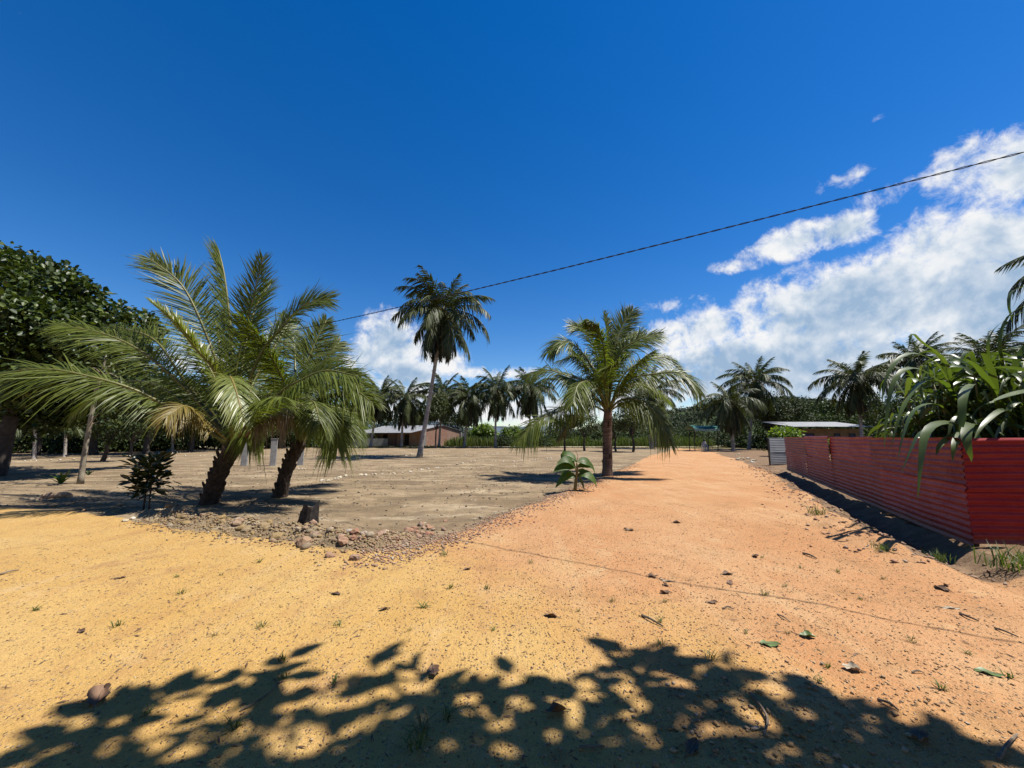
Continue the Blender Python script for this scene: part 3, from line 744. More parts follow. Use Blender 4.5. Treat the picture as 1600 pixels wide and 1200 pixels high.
fC = [
    ([(945, 577, .2), (949, 523, .3), (943, 488, .3)], dict(hint=np.array([.7, .7, 0]), vee=25, droop=.35, lm=.8)),
    ([(957, 558, .3), (971, 513, .6), (989, 484, .8)], dict(roll=-65, vee=10, droop=.15)),
    ([(938, 577, -.1), (920, 523, -.2), (893, 508, -.4)], dict(roll=60, vee=10, droop=.25)),
    ([(964, 560, -.2), (997, 531, -.4), (1031, 522, -.5)], dict(roll=-55, vee=10, droop=.3)),
    ([(975, 597, -.5), (1027, 584, -1.1), (1067, 584, -1.5), (1094, 612, -1.8)], dict(roll=-35, vee=5, droop=.6)),
    ([(975, 585, .1), (1013, 562, .2), (1045, 560, .3), (1066, 580, .3)], dict(roll=-45, vee=8, droop=.5)),
    ([(926, 577, -.4), (901, 542, -.7), (877, 533, -1.0), (857, 551, -1.2)], dict(roll=40, vee=8, droop=.5)),
    ([(926, 601, .1), (893, 589, .2), (853, 578, .3), (819, 588, .4)], dict(roll=40, vee=5, droop=.55)),
    ([(925, 622, -.6), (880, 640, -1.2), (840, 658, -1.7), (809, 690, -2.1)], dict(roll=35, vee=0, droop=.6)),
    ([(970, 625, -.6), (1000, 627, -1.1), (1027, 650, -1.5), (1047, 694, -1.8)], dict(roll=-30, vee=0, droop=.7)),
    ([(945, 588, -.8), (958, 572, -1.6), (980, 556, -2.3)], dict(roll=-20, vee=15, droop=.4)),
    ([(915, 632, .4), (890, 657, .8), (871, 684, 1.1)], dict(roll=25, vee=0, droop=.7, mat='frond_yellow', lm=.7, rmat='petiole')),
    ([(930, 600, -.8), (905, 600, -1.8), (895, 630, -2.6)], dict(roll=10, vee=0, droop=.7)),
    ([(972, 610, .6), (1010, 600, 1.2), (1045, 625, 1.8)], dict(roll=-30, vee=5, droop=.6)),
    ([(930, 580, .7), (905, 555, 1.5), (870, 565, 2.2)], dict(roll=30, vee=8, droop=.5)),
    ([(955, 560, .9), (975, 530, 1.9), (1000, 520, 2.6)], dict(roll=-50, vee=8, droop=.3)),
    ([(945, 555, -.5), (935, 515, -.9), (920, 500, -1.1)], dict(hint=np.array([.6, -.8, 0]), vee=25, droop=.4, lm=.8)),
]
YC = G(949, 742)[1]
near_palm((949, 742), YC, (950, 640), fC, 'stout coconut palm with ringed brown trunk at the edge of the dirt road', .205, 9, boots=9, lm=1.05, wd=.042, nl=160, auto=5, auto_L=3.9,
          name='coconut_palm', tmat='trunk_palm_brown')

# the tall palm standing in the lot and the row behind
YT = G(655, 714)[1]
tb = P(655, 714, YT); th = P(692, 487, YT)
palm((tb[0], YT, hz1(tb[0], YT)), th, {'up': 7, 'rise': 9, 'out': 9, 'low': 10, 'hang': 9, 'skirt': 14}, .19,
     'tall slender coconut palm with a curved grey trunk standing alone in the lot', fl=1.12, seed=2, bow=.015, nuts=7)
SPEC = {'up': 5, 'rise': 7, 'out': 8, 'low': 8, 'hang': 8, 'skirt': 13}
BG = [  # base px, heart px, heart py, northing, scale, label
    (538, 545, 640, 60, .75, 'short coconut palm in front of the grey walled shed'),
    (579, 595, 618, 61, 1.05, 'coconut palm in the far row nearest the young palm fronds'),
    (627, 634, 622, 61, 1.2, 'coconut palm in the far row before the shaded side of the brick house'),
    (686, 692, 612, 63, 1.15, 'coconut palm in the far row right behind the tall palm'),
    (725, 735, 622, 61, 1.15, 'far-row coconut palm with leaning trunk at the right end of the brick house'),
    (774, 777, 608, 61, 1.2, 'coconut palm in the far row between the brick house and the double palm'),
    (830, 829, 606, 61, 1.2, 'coconut palm in the far row with thick hanging skirt of old fronds'),
    (1018, 1018, 612, 56, 1.15, 'coconut palm half hidden behind the stout roadside palm'),
    (1145, 1141, 628, 46, .95, 'lower coconut palm of the pair beside the green shelter'),
    (1169, 1180, 596, 52, 1.15, 'higher coconut palm of the pair beside the green shelter'),
    (1345, 1338, 592, 42, 1.05, 'coconut palm with dark hanging skirt in front of the ochre house'),
    (1440, 1433, 566, 44, 1.05, 'coconut palm rising behind the cane leaves over the red fence'),
    (1556, 1550, 560, 38, 1.15, 'coconut palm behind the cane clump near the right edge'),
]
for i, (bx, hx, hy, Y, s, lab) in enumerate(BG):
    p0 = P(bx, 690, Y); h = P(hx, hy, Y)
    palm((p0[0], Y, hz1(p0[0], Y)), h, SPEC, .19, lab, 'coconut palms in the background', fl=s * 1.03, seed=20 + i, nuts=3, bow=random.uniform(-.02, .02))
# palm standing beyond the right edge, its fronds reach into view
h = P(1800, 395, 11.5); palm((h[0] + .4, 11.5, hz1(h[0], 11.5)), h, {'up': 4, 'rise': 6, 'out': 7, 'low': 8, 'hang': 3}, .17, 'coconut palm whose frond tips enter at the right edge', fl=.86, seed=77)
# young drooping palms under the big tree
for i, (bx, hx, hy, Y) in enumerate([(58, 55, 655, 30), (105, 103, 662, 33), (272, 268, 672, 42), (300, 300, 668, 44)]):
    p0 = P(bx, 690, Y); h = P(hx, hy, Y)
    palm((p0[0], Y, hz1(p0[0], Y)), h, {'rise': 5, 'out': 6, 'low': 5}, .12, ['small drooping palm just right of the big tree trunk', 'small drooping palm between the big tree and the slim pale tree',
         'small palm under the dark trees behind the sapling', 'small palm under the dark trees left of the leaning palm trunk'][i], 'small palms under the trees', fl=.62, seed=50 + i)

# ------------------------------------------------------------------ broadleaf trees
def leaf_arrays(pos, along, nrm, ln, wd, fold=.18):
    n = len(pos)
    along = along / (np.linalg.norm(along, axis=1)[:, None] + 1e-9)
    side = np.cross(along, nrm); side /= np.linalg.norm(side, axis=1)[:, None] + 1e-9
    up = np.cross(side, along)
    L = ln[:, None]; W = wd[:, None]
    v = np.stack([pos, pos + along * L * .35 + side * W * .5 + up * W * fold, pos + along * L * .75 + side * W * .36 + up * W * fold * .6,
                  pos + along * L - up * L * .08, pos + along * L * .75 - side * W * .36 + up * W * fold * .6, pos + along * L * .35 - side * W * .5 + up * W * fold], 1).reshape(-1, 3)
    b = np.arange(n)[:, None] * 6
    F = np.concatenate([b + np.array([[0, 1, 2, 3]]), b + np.array([[0, 3, 4, 5]])], 0)
    return v, F
def clump_leaves(centres, radii, n, ln, rg, shell=.55, droop=.3, asp=.55):
    """leaves spread through ellipsoidal clumps, thicker towards their outside"""
    centres = np.asarray(centres, float); radii = np.asarray(radii, float)
    if radii.ndim == 1: radii = np.repeat(radii[:, None], 3, 1)
    wgt = radii.prod(1) ** (2 / 3); k = rg.choice(len(centres), n, p=wgt / wgt.sum())
    d = rg.normal(size=(n, 3)); d /= np.linalg.norm(d, axis=1)[:, None]
    r = shell + (1 - shell) * rg.random(n) ** .6; r *= 1 + .10 * rg.normal(size=n)
    pos = centres[k] + d * radii[k] * r[:, None]
    al = d * .7 + rg.normal(size=(n, 3)) * .6 + np.array([0, 0, -droop])
    nm = d * .6 + np.array([0, 0, .9]) + rg.normal(size=(n, 3)) * .45
    l_ = ln * rg.uniform(.65, 1.25, n)
    return leaf_arrays(pos, al, nm, l_, l_ * asp)
def crown_clumps(c, rad, n, cr, rg, flat=.75):
    """centres of clumps over an ellipsoid crown"""
    out = []
    for i in range(n):
        d = rg.normal(size=3); d /= np.linalg.norm(d); d[2] = abs(d[2]) * 1.0 - .35 if rg.random() < .8 else d[2]
        out.append(np.array(c) + d * np.array(rad) * (.45 + .5 * rg.random()))
    r = cr * rg.uniform(.7, 1.35, n)
    return np.array(out), np.stack([r, r, r * flat], 1)
def limbs(mb, base, fork, ends, r, rg):
    mb.tube(smooth_path([np.array(base) - [0, 0, .2], (np.array(base) + fork) / 2 + rg.normal(size=3) * .06, fork], 8), np.linspace(r * 1.25, r * .8, 8), 9, jitter=.12)
    for e in ends:
        m_ = (np.array(fork) + e) / 2 + rg.normal(size=3) * .12 * np.linalg.norm(np.array(e) - fork) * .6
        mb.tube(smooth_path([fork, m_, e], 6), np.linspace(r * .5, r * .10, 6), 6, jitter=.1)
def tree_meshes(h, crown_c, crown_r, nclump, cr, nleaf, ln, trunk_r, fork_h, leafmat, barkmat, seed, asp=.55, lean=(0, 0)):
    rg = np.random.default_rng(seed)
    cc, rr = crown_clumps(crown_c, crown_r, nclump, cr, rg)
    V, F_ = clump_leaves(cc, rr, nleaf, ln, rg, asp=asp)
    mb = MB(); fork = np.array([lean[0], lean[1], fork_h]); limbs(mb, np.array([0, 0, 0.0]), fork, cc[:min(10, nclump)], trunk_r, rg)
    return mesh_np('crown', V, F_, M[leafmat]), mb.mesh('trunk', M[barkmat], True)
def tree(name, loc, meshes, label, cat='tree', group=None, rz=0.0, s=1.0):
    r = empty(name, loc, rz); r.scale = (s, s, s) if not hasattr(s, '__len__') else s
    link('trunk', meshes[1], r); link('crown', meshes[0], r)
    return tag(r, label, cat, group)
def at(px, Y):
    p = P(px, 690, Y); return np.array([p[0], Y, hz1(p[0], Y)])

# big broad-leaved tree on the left
YL = G(10, 742)[1]; bl = at(8, YL)
rgL = np.random.default_rng(4)
cc = []; cr_ = []
for (px, py, dy, r) in [(20, 440, 0, 1.6), (75, 455, -.5, 1.5), (120, 470, .3, 1.3), (165, 500, 0, 1.2), (205, 510, -.3, 1.0), (228, 515, .2, .65), (60, 510, -1.5, 1.7), (120, 530, -1.2, 1.5),
                        (10, 500, -2, 1.8), (170, 545, -.8, 1.2), (30, 570, -1.8, 1.6), (100, 580, -1.0, 1.4), (20, 420, 1.5, 1.4), (-60, 430, 0, 2), (-60, 520, -2, 2), (-120, 480, 0, 2.2), (-150, 570, -1, 2), (60, 425, .6, .9),
                        (110, 445, .8, .8), (-20, 405, .5, 1.1), (30, 620, -1.2, .7), (150, 600, 1.5, 1.3), (60, 600, 2.0, 1.5), (200, 560, 1.5, 1.1), (0, 480, 3, 2), (90, 500, 3, 2), (-100, 480, 3, 2.4), (40, 560, 3, 1.8), (-60, 600, 1, 1.6), (60, 630, 1.2, 1.2), (110, 615, 2.2, 1.5), (150, 575, 2.5, 1.5), (20, 650, 2.5, 1.0), (-30, 640, .5, 1.1), (190, 600, 3, 1.2), (90, 560, 4, 2), (40, 404, .3, .5), (72, 412, -.2, .4), (98, 424, .4, .55), (128, 446, -.3, .45), (150, 462, .3, .5), (188, 484, 0, .45), (222, 492, .3, .4), (246, 512, -.2, .38), (250, 528, .2, .3), (40, 640, .5, .9), (95, 645, 1.5, 1.0), (140, 640, 2.5, 1.1), (185, 625, 3.0, 1.1), (0, 610, -.5, .9), (70, 660, 3.5, 1.0), (230, 600, 4.0, 1.2), (250, 640, 5.0, 1.2)]:
    cc.append(P(px, py, YL + dy) - bl); cr_.append((r, r, r * .72))
V, F_ = clump_leaves(cc, np.array(cr_), 33000, .235, rgL, shell=.45, asp=.72)
rt = empty('broadleaf_tree', bl)
mb = MB(); limbs(mb, np.array([-.25, 0, 0.0]), np.array([.1, 0, 2.6]), [cc[i] for i in (0, 1, 3, 6, 8, 9, 13, 15, 16, 22)], .29, rgL)
mb.build('trunk', M['bark'], rt, True); link('crown', mesh_np('crown', V, F_, M['leaf_big']), rt)
tag(rt, 'big broad-leaved tree with thick dark trunk at the left edge', 'tree')

DENSE = [tree_meshes(7, (0, 0, 4.4), (3.3, 3.0, 2.6), 26, 1.15, 6500, .24, .2, 1.9, 'leaf_dense', 'bark', 60 + k) for k in range(3)]
for i, (px, Y, s, lab) in enumerate([
        (-40, 36, 1.35, 'dark dense tree at the left edge behind the big trunk'), (60, 35, 1.2, 'dark dense tree behind the small drooping palms'), (150, 37, 1.3, 'dark dense tree behind the slim pale trunk'),
        (230, 38, 1.15, 'dark dense tree behind the small dark-stemmed tree'), (300, 43, 1.2, 'dark dense tree behind the larger young palm'), (365, 49, 1.25, 'dark dense tree behind the concrete pillars'),
        (440, 56, 1.25, 'dark dense tree behind the smaller young palm'), (505, 68, 1.25, 'dark dense tree at the left end of the grey shed'),
        (1200, 62, 1.25, 'dark tree right of the pair of palms by the shelter'), (1235, 76, 1.3, 'dark tree behind the left end of the ochre house'),
        (1428, 30, .74, 'dark round tree above the red fence behind the hanging cane leaves'), (1492, 27, .85, 'dark tree behind the middle of the cane clump'),
        (1560, 25, 1.0, 'dark tree behind the cane clump at the right edge'), (1640, 24, 1.1, 'dark tree just past the right edge'),
        (655, 84, 1.2, 'dark tree standing behind the brick house roof'), (585, 84, 1.25, 'dark tree behind the low grey shed'), (712, 86, 1.15, 'dark tree behind the right end of the brick house')]):
    p = at(px, Y); tree('dense_tree', p, DENSE[i % 3], lab, group='dark dense trees', rz=i * 1.7, s=s)

# small citrus-like trees behind the stout palm
CIT = [tree_meshes(3, (0, 0, 2.5), (1.5, 1.4, 1.1), 16, .55, 2600, .15, .09, 1.15, 'leaf_citrus', 'bark', 80 + k) for k in range(2)]
for i, (px, Y, s, lab) in enumerate([(882, 47, 1.25, 'small round tree left of the stout palm, farther from its trunk'), (913, 46, 1.35, 'small round tree just left of the stout palm trunk'), (962, 45, 1.2, 'small round tree partly hidden by the stout palm trunk'),
                                     (988, 43, 1.45, 'small round tree just right of the stout palm trunk'), (205, 33, 1.0, 'small dark tree among the left trees with thin crooked stem')]):
    tree('small_tree', at(px, Y), CIT[i % 2], lab, group='small round trees', rz=i * 2.1, s=s)
# leafy tree behind the tall palm
LT = tree_meshes(6, (0, 0, 5.6), (2.0, 1.8, 3.2), 20, .9, 3600, .24, .11, 2.6, 'leaf_citrus', 'bark', 91)
tree('leafy_tree', at(681, 57), LT, 'narrow leafy tree with thin stems in front of the brick gable')
# sparse speckled tree left
sp = G(222, 702)[1]
ST = tree_meshes(4, (.2, 0, 2.7), (2.2, 1.6, .9), 18, .6, 2300, .13, .10, 1.3, 'leaf_citrus', 'bark_pale', 93, lean=(.35, 0))
tree('speckled_tree', at(224, sp), ST, 'low spreading tree with small pale leaves behind the dark sapling')
# dark stemmed small tree
ds = G(163, 720)[1]
DT = tree_meshes(3.5, (.6, 0, 2.6), (1.6, 1.3, 1.2), 14, .6, 2200, .17, .12, 1.2, 'leaf_dense', 'bark', 95, lean=(.3, 0))
tree('dark_stemmed_tree', at(163, ds), DT, 'small dark-stemmed tree standing in the shade beyond the slim pale tree')

# slim pale tree
YS = G(125, 753)[1]; b0 = P(125, 753, YS); b0 = np.array([b0[0], YS, hz1(b0[0], YS)])
r_ = empty('slim_tree', b0)
pts = [P(px, py, YS) - b0 for px, py in [(125, 756), (131, 715), (140, 665), (150, 612), (158, 585), (166, 556)]]
mb = MB(); mb.tube(smooth_path(pts, 20), np.interp(np.linspace(0, 1, 20), [0, .05, .6, .85, 1], [.11, .085, .062, .045, .025]), 9, jitter=.12)
mb.build('trunk', M['bark_pale'], r_, True)
rg = np.random.default_rng(3); tops = [P(px, py, YS + dy) - b0 for px, py, dy in [(140, 575, -.3), (175, 572, .2), (120, 580, .2), (185, 590, -.2), (160, 640, -.3), (172, 655, .2), (150, 560, .1)]]
mb = MB()
for tpt in tops[:4]: mb.tube(smooth_path([pts[4], (pts[4] + tpt) / 2 + [0, 0, .1], tpt], 5), np.linspace(.035, .012, 5), 5)
for tpt in tops[4:6]: mb.tube(smooth_path([pts[2], (pts[2] + tpt) / 2 + [0, 0, .06], tpt], 5), np.linspace(.02, .008, 5), 5)
mb.build('branch', M['bark_pale'], r_)
V, F_ = clump_leaves(tops, np.full(len(tops), .34), 240, .17, rg, shell=.2, asp=.6); link('crown', mesh_np('crown', V, F_, M['leaf_citrus']), r_)
tag(r_, 'slim leaning tree with pale bare trunk and few leaves', 'tree')

# dark sapling
b0 = GP(228, 796); r_ = empty('sapling', b0)
for dx in (-.06, .07):
    mb = MB(); mb.tube(smooth_path([[dx, 0, -.05], [dx * .8, 0, .5], [dx * .3, 0, 1.15]], 7), np.linspace(.022, .01, 7), 6); mb.build('stem', M['bark'], r_, True)
rg = np.random.default_rng(8); n = 300
hh = .35 + .85 * rg.random(n) ** .85; aa = rg.random(n) * 6.28; rad = .03 + .02 * rg.random(n)
pos = np.stack([np.cos(aa) * rad * 2, np.sin(aa) * rad * 2, hh], 1) + rg.normal(size=(n, 3)) * [.12, .12, .03]
al = np.stack([np.cos(aa), np.sin(aa), .7 - 1.5 * rg.random(n) * (1.15 - (hh - .35) / .85)], 1)
V, F_ = leaf_arrays(pos, al, np.tile([0, 0, 1.0], (n, 1)) + rg.normal(size=(n, 3)) * .6, rg.uniform(.16, .32, n), rg.uniform(.06, .10, n))
link('foliage', mesh_np('foliage', V, F_, M['leaf_sapling']), r_); tag(r_, 'dark leafy sapling with two thin stems left of the leaning palm', 'sapling')

def strap(path, width, fold=.25, tip=.15, base=.6, n=None):
    """long blade along a path; returns verts, quads"""
    p = np.asarray(path); m = len(p); T = np.gradient(p, axis=0); T /= np.linalg.norm(T, axis=1)[:, None] + 1e-9
    V = []; F_ = []
    for i in range(m):
        s_ = np.cross(T[i], [0, 0, 1.0])
        if np.linalg.norm(s_) < .2: s_ = np.cross(T[i], [T[0][0], T[0][1], .01]) if n is None else n
        if n is not None: s_ = n - T[i] * (n @ T[i])
        s_ = s_ / (np.linalg.norm(s_) + 1e-9)
        if i and s_ @ last < 0: s_ = -s_
        last = s_; u = np.cross(s_, T[i]); u = u if u[2] > 0 else -u
        t = i / (m - 1); w = width * .5 * min(1, base + (1 - base) * t / .3) * (1 - max(0, (t - .45) / .55) ** 1.7 * (1 - tip * .3))
        V += [p[i] - s_ * w + u * w * fold, p[i], p[i] + s_ * w + u * w * fold]
        if i: b = 3 * i; F_ += [(b - 3, b - 2, b + 1, b), (b - 2, b - 1, b + 2, b + 1)]
    return np.array(V), np.array(F_)
# rosette plant
b0 = GP(95, 757); r_ = empty('rosette_plant', b0); rg = random.Random(4)
for i in range(22):
    a = i * 2.39; e = R(rg.uniform(25, 75)); L = rg.uniform(.38, .62)
    d = np.array([math.cos(a), math.sin(a), 0])
    pp = smooth_path([d * .02, d * L * .55 * math.cos(e) + [0, 0, L * .6 * math.sin(e)], d * L * math.cos(e) * 1.05 + [0, 0, L * math.sin(e) * .92]], 6)
    V, F_ = strap(pp, .07); link('leaf', mesh_np('leaf', V, F_, M['leaf_bush']), r_)
tag(r_, 'bright green rosette plant with stiff pointed leaves beside the slim tree', 'plant')
b0 = GP(138, 742); r_ = empty('rosette_plant', b0)
for i in range(10):
    a = i * 2.39; e = R(rg.uniform(25, 70)); L = rg.uniform(.2, .4); d = np.array([math.cos(a), math.sin(a), 0])
    V, F_ = strap(smooth_path([d * .02, d * L * .5 + [0, 0, L * .5], d * L * math.cos(e) + [0, 0, L * math.sin(e)]], 5), .05); link('leaf', mesh_np('leaf', V, F_, M['leaf_dense']), r_)
tag(r_, 'small dark green rosette plant in the shade behind the slim tree', 'plant')

# banana plant
b0 = GP(899, 767); YBn = b0[1]; r_ = empty('banana_plant', b0)
mb = MB(); mb.tube(smooth_path([P(px, py, YBn) - b0 for px, py in [(898, 770), (900, 750), (902, 735), (901, 722)]], 8), np.linspace(.055, .022, 8), 8); mb.build('stem', M['petiole'], r_, True)
mb = MB(); mb.tube(smooth_path([P(px, py, YBn) - b0 for px, py in [(901, 722), (903, 712), (897, 700)]], 5), np.linspace(.012, .004, 5), 5); mb.build('leaf_spear', M['rachis_dry'], r_, True)
for pts, w in [([(901, 722), (893, 714), (880, 711), (876, 722)], .26), ([(902, 722), (912, 720), (920, 724), (925, 732)], .24), ([(900, 730), (888, 727), (876, 730), (865, 738)], .28),
               ([(902, 735), (912, 738), (920, 746), (926, 752)], .22), ([(902, 730), (913, 726), (924, 728), (930, 740)], .22), ([(899, 728), (885, 733), (878, 745), (876, 752)], .24), ([(901, 738), (908, 752), (912, 762), (913, 766)], .18), ([(900, 745), (890, 742), (878, 750), (868, 762)], .24), ([(901, 744), (914, 740), (926, 748), (932, 760)], .24), ([(900, 736), (894, 722), (884, 718), (870, 724)], .24)]:
    dy = random.uniform(-.35, .35)
    pp = smooth_path([P(px, py, YBn + dy * k / 3) - b0 for k, (px, py) in enumerate(pts)], 9)
    V, F_ = strap(pp, w * 1.2, fold=.12, tip=.3, base=.15, n=np.array([.1, .65, .75])); f = link('leaf', mesh_np('leaf', V, F_, M['leaf_banana']), r_)
    mb = MB(); mb.tube(pp, np.linspace(.012, .004, 9), 4); link('midrib', mb.mesh('midrib', M['petiole']), f)
tag(r_, 'small banana plant with broad leaves at the road edge before the stout palm', 'banana plant')

# ------------------------------------------------------------------ cane clump over the red fence
def cane_leaf(root, b0, pts, w, rg):
    pp = smooth_path([P(*q) - b0 for q in pts], 14)
    V, F_ = strap(pp, w * .8, fold=.18, base=.7, n=np.array([rg.uniform(-.3, .3), .8, rg.uniform(-.5, .5)])); link('leaf', mesh_np('leaf', V, F_, M['leaf_cane']), root)
CANE = [  # clump base (px, northing), leaves (px, py, northing) and width
    ((1500, 7.6), [([(1490, 650, 7.4), (1480, 570, 7.2), (1440, 535, 7.0), (1425, 522, 6.9), (1420, 545, 6.85)], .10), ([(1495, 640, 7.4), (1470, 575, 7.0), (1430, 552, 6.7), (1400, 565, 6.5), (1382, 600, 6.4), (1378, 640, 6.4)], .10),
                   ([(1490, 640, 7.4), (1460, 590, 6.9), (1420, 575, 6.5), (1395, 600, 6.3), (1385, 660, 6.2), (1382, 700, 6.2)], .11), ([(1500, 640, 7.4), (1478, 600, 7.0), (1440, 598, 6.7), (1410, 640, 6.4), (1392, 700, 6.3)], .11),
                   ([(1495, 660, 7.3), (1465, 632, 6.9), (1430, 640, 6.5), (1412, 680, 6.3), (1402, 722, 6.25)], .10), ([(1488, 630, 7.3), (1470, 560, 7.3), (1445, 550, 7.3), (1415, 570, 7.2), (1400, 610, 7.2)], .09)]),
    ((1540, 7.2), [([(1515, 668, 6.8), (1480, 660, 6.2), (1450, 672, 5.8), (1440, 720, 5.6), (1434, 782, 5.55)], .15), ([(1515, 665, 6.8), (1470, 662, 6.4), (1440, 675, 6.1), (1425, 700, 6.0), (1408, 740, 5.95)], .11),
                   ([(1520, 600, 6.9), (1513, 605, 6.4), (1505, 620, 6.1), (1503, 660, 6.0), (1500, 680, 6.0)], .14), ([(1525, 665, 6.6), (1515, 662, 6.1), (1510, 680, 5.8), (1515, 705, 5.7), (1518, 722, 5.7)], .15),
                   ([(1520, 672, 6.7), (1502, 675, 6.2), (1492, 695, 5.9), (1488, 722, 5.85)], .12), ([(1520, 675, 6.8), (1490, 680, 6.3), (1470, 695, 6.1), (1462, 712, 6.05)], .11),
                   ([(1530, 660, 6.8), (1525, 670, 6.4), (1532, 690, 6.2), (1537, 712, 6.15)], .08), ([(1530, 650, 7.1), (1520, 560, 7.1), (1508, 552, 7.0), (1500, 570, 6.9)], .11)]),
    ((1590, 7.0), [([(1580, 620, 7.0), (1562, 545, 6.8), (1572, 500, 6.7), (1600, 478, 6.6), (1640, 470, 6.5)], .07), ([(1575, 640, 6.9), (1545, 560, 6.7), (1550, 520, 6.6), (1580, 495, 6.5), (1625, 480, 6.4)], .06),
                   ([(1640, 440, 6.9), (1600, 448, 6.8), (1580, 458, 6.75), (1577, 480, 6.7), (1582, 505, 6.7)], .09), ([(1575, 620, 6.8), (1590, 560, 6.6), (1625, 515, 6.4)], .11),
                   ([(1570, 640, 6.7), (1545, 598, 6.4), (1525, 572, 6.2), (1508, 560, 6.1)], .10), ([(1560, 640, 6.7), (1552, 590, 6.5), (1540, 558, 6.4), (1532, 552, 6.4)], .11),
                   ([(1660, 605, 6.6), (1610, 610, 6.2), (1575, 618, 5.9), (1548, 628, 5.7)], .13), ([(1640, 590, 6.6), (1600, 578, 6.2), (1560, 574, 5.9), (1530, 580, 5.7)], .09),
                   ([(1600, 660, 6.8), (1570, 640, 6.4), (1540, 660, 6.1), (1520, 690, 6.0)], .10), ([(1600, 640, 6.9), (1585, 590, 6.9), (1592, 555, 6.9)], .10)]),
]
CANE_LAB = ['cane clump with long arching leaves over the fence, farthest from the corner', 'cane clump drooping broad leaves down the red fence at its corner', 'cane clump with tall upright leaves at the right edge above the red fence',
            'low cane clump behind the fence between the arching and the drooping clumps', 'low cane clump behind the dark red fence return']
CANE += [((1465, 9.2), []), ((1600, 7.9), [])]
for ci, ((bx, by), lv) in enumerate(CANE):
    q = P(bx, 690, by); b0 = np.array([q[0], by, hz1(q[0], by)]); r_ = empty('cane_clump', b0); rg = random.Random(ci + 5)
    for pts, w in lv: cane_leaf(r_, b0, pts, w, rg)
    tops = []
    def clear(pp):
        w_ = pp + b0; df = (w_[:, 0] - F_COR[0]) * F_N[0] + (w_[:, 1] - F_COR[1]) * F_N[1]
        return df.max() < -.10 and w_[:, 1].min() > F_COR[1] + .15
    for k in range(15):
        a = rg.random() * 6.28; d = np.array([math.cos(a), math.sin(a) * .6, 0]) * 1.7; hgt = rg.uniform(1.5, 2.9)
        sp_ = smooth_path([d * .1 - [0, 0, .1], d * .25 + [0, 0, hgt * .5], d * rg.uniform(.3, .55) + [0, 0, hgt]], 6); tops.append(sp_)
        if not clear(sp_): continue
        mb = MB(); mb.tube(sp_, np.linspace(.022, .012, 6), 5); mb.build('stalk', M['petiole'], r_, True)
        for j in range(32):
            p = sp_[1 + int(rg.random() * 4.9)]; a = rg.random() * 6.28; d2 = np.array([math.cos(a), math.sin(a) * .8, 0]); L = rg.uniform(.6, 1.3)
            e = rg.uniform(.5, 1.1)
            pp = smooth_path([p, p + d2 * L * .35 + [0, 0, L * .35 * e], p + d2 * L * .72 + [0, 0, L * .28 * e], p + d2 * L * .95 + [0, 0, -L * .15 * rg.random()]], 10)
            if not clear(pp): continue
            V, F_ = strap(pp, rg.uniform(.045, .10), fold=.2, base=.7, n=np.array([rg.uniform(-1, 1), rg.uniform(-1, 1), rg.uniform(-.4, .4)])); link('leaf', mesh_np('leaf', V, F_, M['leaf_cane']), r_)
    tag(r_, CANE_LAB[ci], 'cane plant', 'cane clumps behind the red fence')

# ------------------------------------------------------------------ red sheet fence
def corr_mesh(name, L, z0, z1, mat, pitch=.098, amp=.014, nx=10, seed=0, ragged=.0):
    """sheet with corrugations running along its length"""
    rg = np.random.default_rng(seed); nz = int((z1 - z0) / pitch * 6) + 1
    zs = np.linspace(z0, z1, nz); xs = np.linspace(0, L, nx); V = []
    dent = rg.normal(size=4) * .02
    for z in zs:
        e0, e1 = ragged * rg.normal() * .5, ragged * rg.normal() * .5
        for i, x in enumerate(xs):
            t = i / (nx - 1); xx = x + (e0 if i == 0 else e1 if i == nx - 1 else 0)
            off = amp * math.sin(2 * math.pi * z / pitch) + dent[0] * math.sin(2.2 * x + dent[1] * 90) * math.sin(3 * z) + dent[2] * (t - .5)
            V.append((xx, off, z + .006 * math.sin(3 * x + dent[3] * 50)))
    F_ = [(r * nx + i, r * nx + i + 1, (r + 1) * nx + i + 1, (r + 1) * nx + i) for r in range(nz - 1) for i in range(nx - 1)]
    o = mesh_np(name, V, F_, mat, True); return o
fence = empty('sheet_metal_fence', (F_COR[0], F_COR[1], hz1(*F_COR)), math.atan2(F_DIR[1], F_DIR[0]))
tag(fence, 'red corrugated metal sheet fence along the ditch by the road', 'fence')
def s_at(px):   # position along the fence seen at that column
    d = ray(px, 690)[:2]; A = np.array([[d[0], -F_DIR[0]], [d[1], -F_DIR[1]]]); t = np.linalg.solve(A, F_COR); return t[1]
zb = -hz1(*F_COR)
TOP = EYE + .0
S_low = [0.0] + [s_at(p) for p in (1372, 1297, 1258)] + [F_LEN]
S_up = [0.0] + [s_at(p) for p in (1362, 1295, 1257)] + [F_LEN]
k = 0
for ss_, z0, z1, off in ((S_low, .015, .90, .0), (S_up, .82, 1.60, -.022)):
    for a, b in zip(ss_[:-1], ss_[1:]):
        me = corr_mesh('metal_sheet', b - a + .10, z0 + zb, z1 + zb + [0, .02, -.02, .03, -.01, .01, .035][k % 7], M['red_sheet'], seed=k, nx=max(6, int((b - a) * 3)), ragged=.015)
        link('metal_sheet', me, fence, (a, off - .012 * (k % 2), 0), (R(random.uniform(-.8, .8)), 0, 0)); k += 1
for s_ in np.arange(.15, F_LEN, 2.35):
    mb = MB(); mb.tube([[s_, -.09, zb - .3], [s_ + .01, -.09, zb + 1.52]], .04, 7, jitter=.15); mb.build('post', M['bark'], fence)
cor = empty('sheet_metal_fence', (F_COR[0], F_COR[1], hz1(*F_COR)), R(-4)); tag(cor, 'dark red sheet metal return of the fence running off to the right', 'fence')
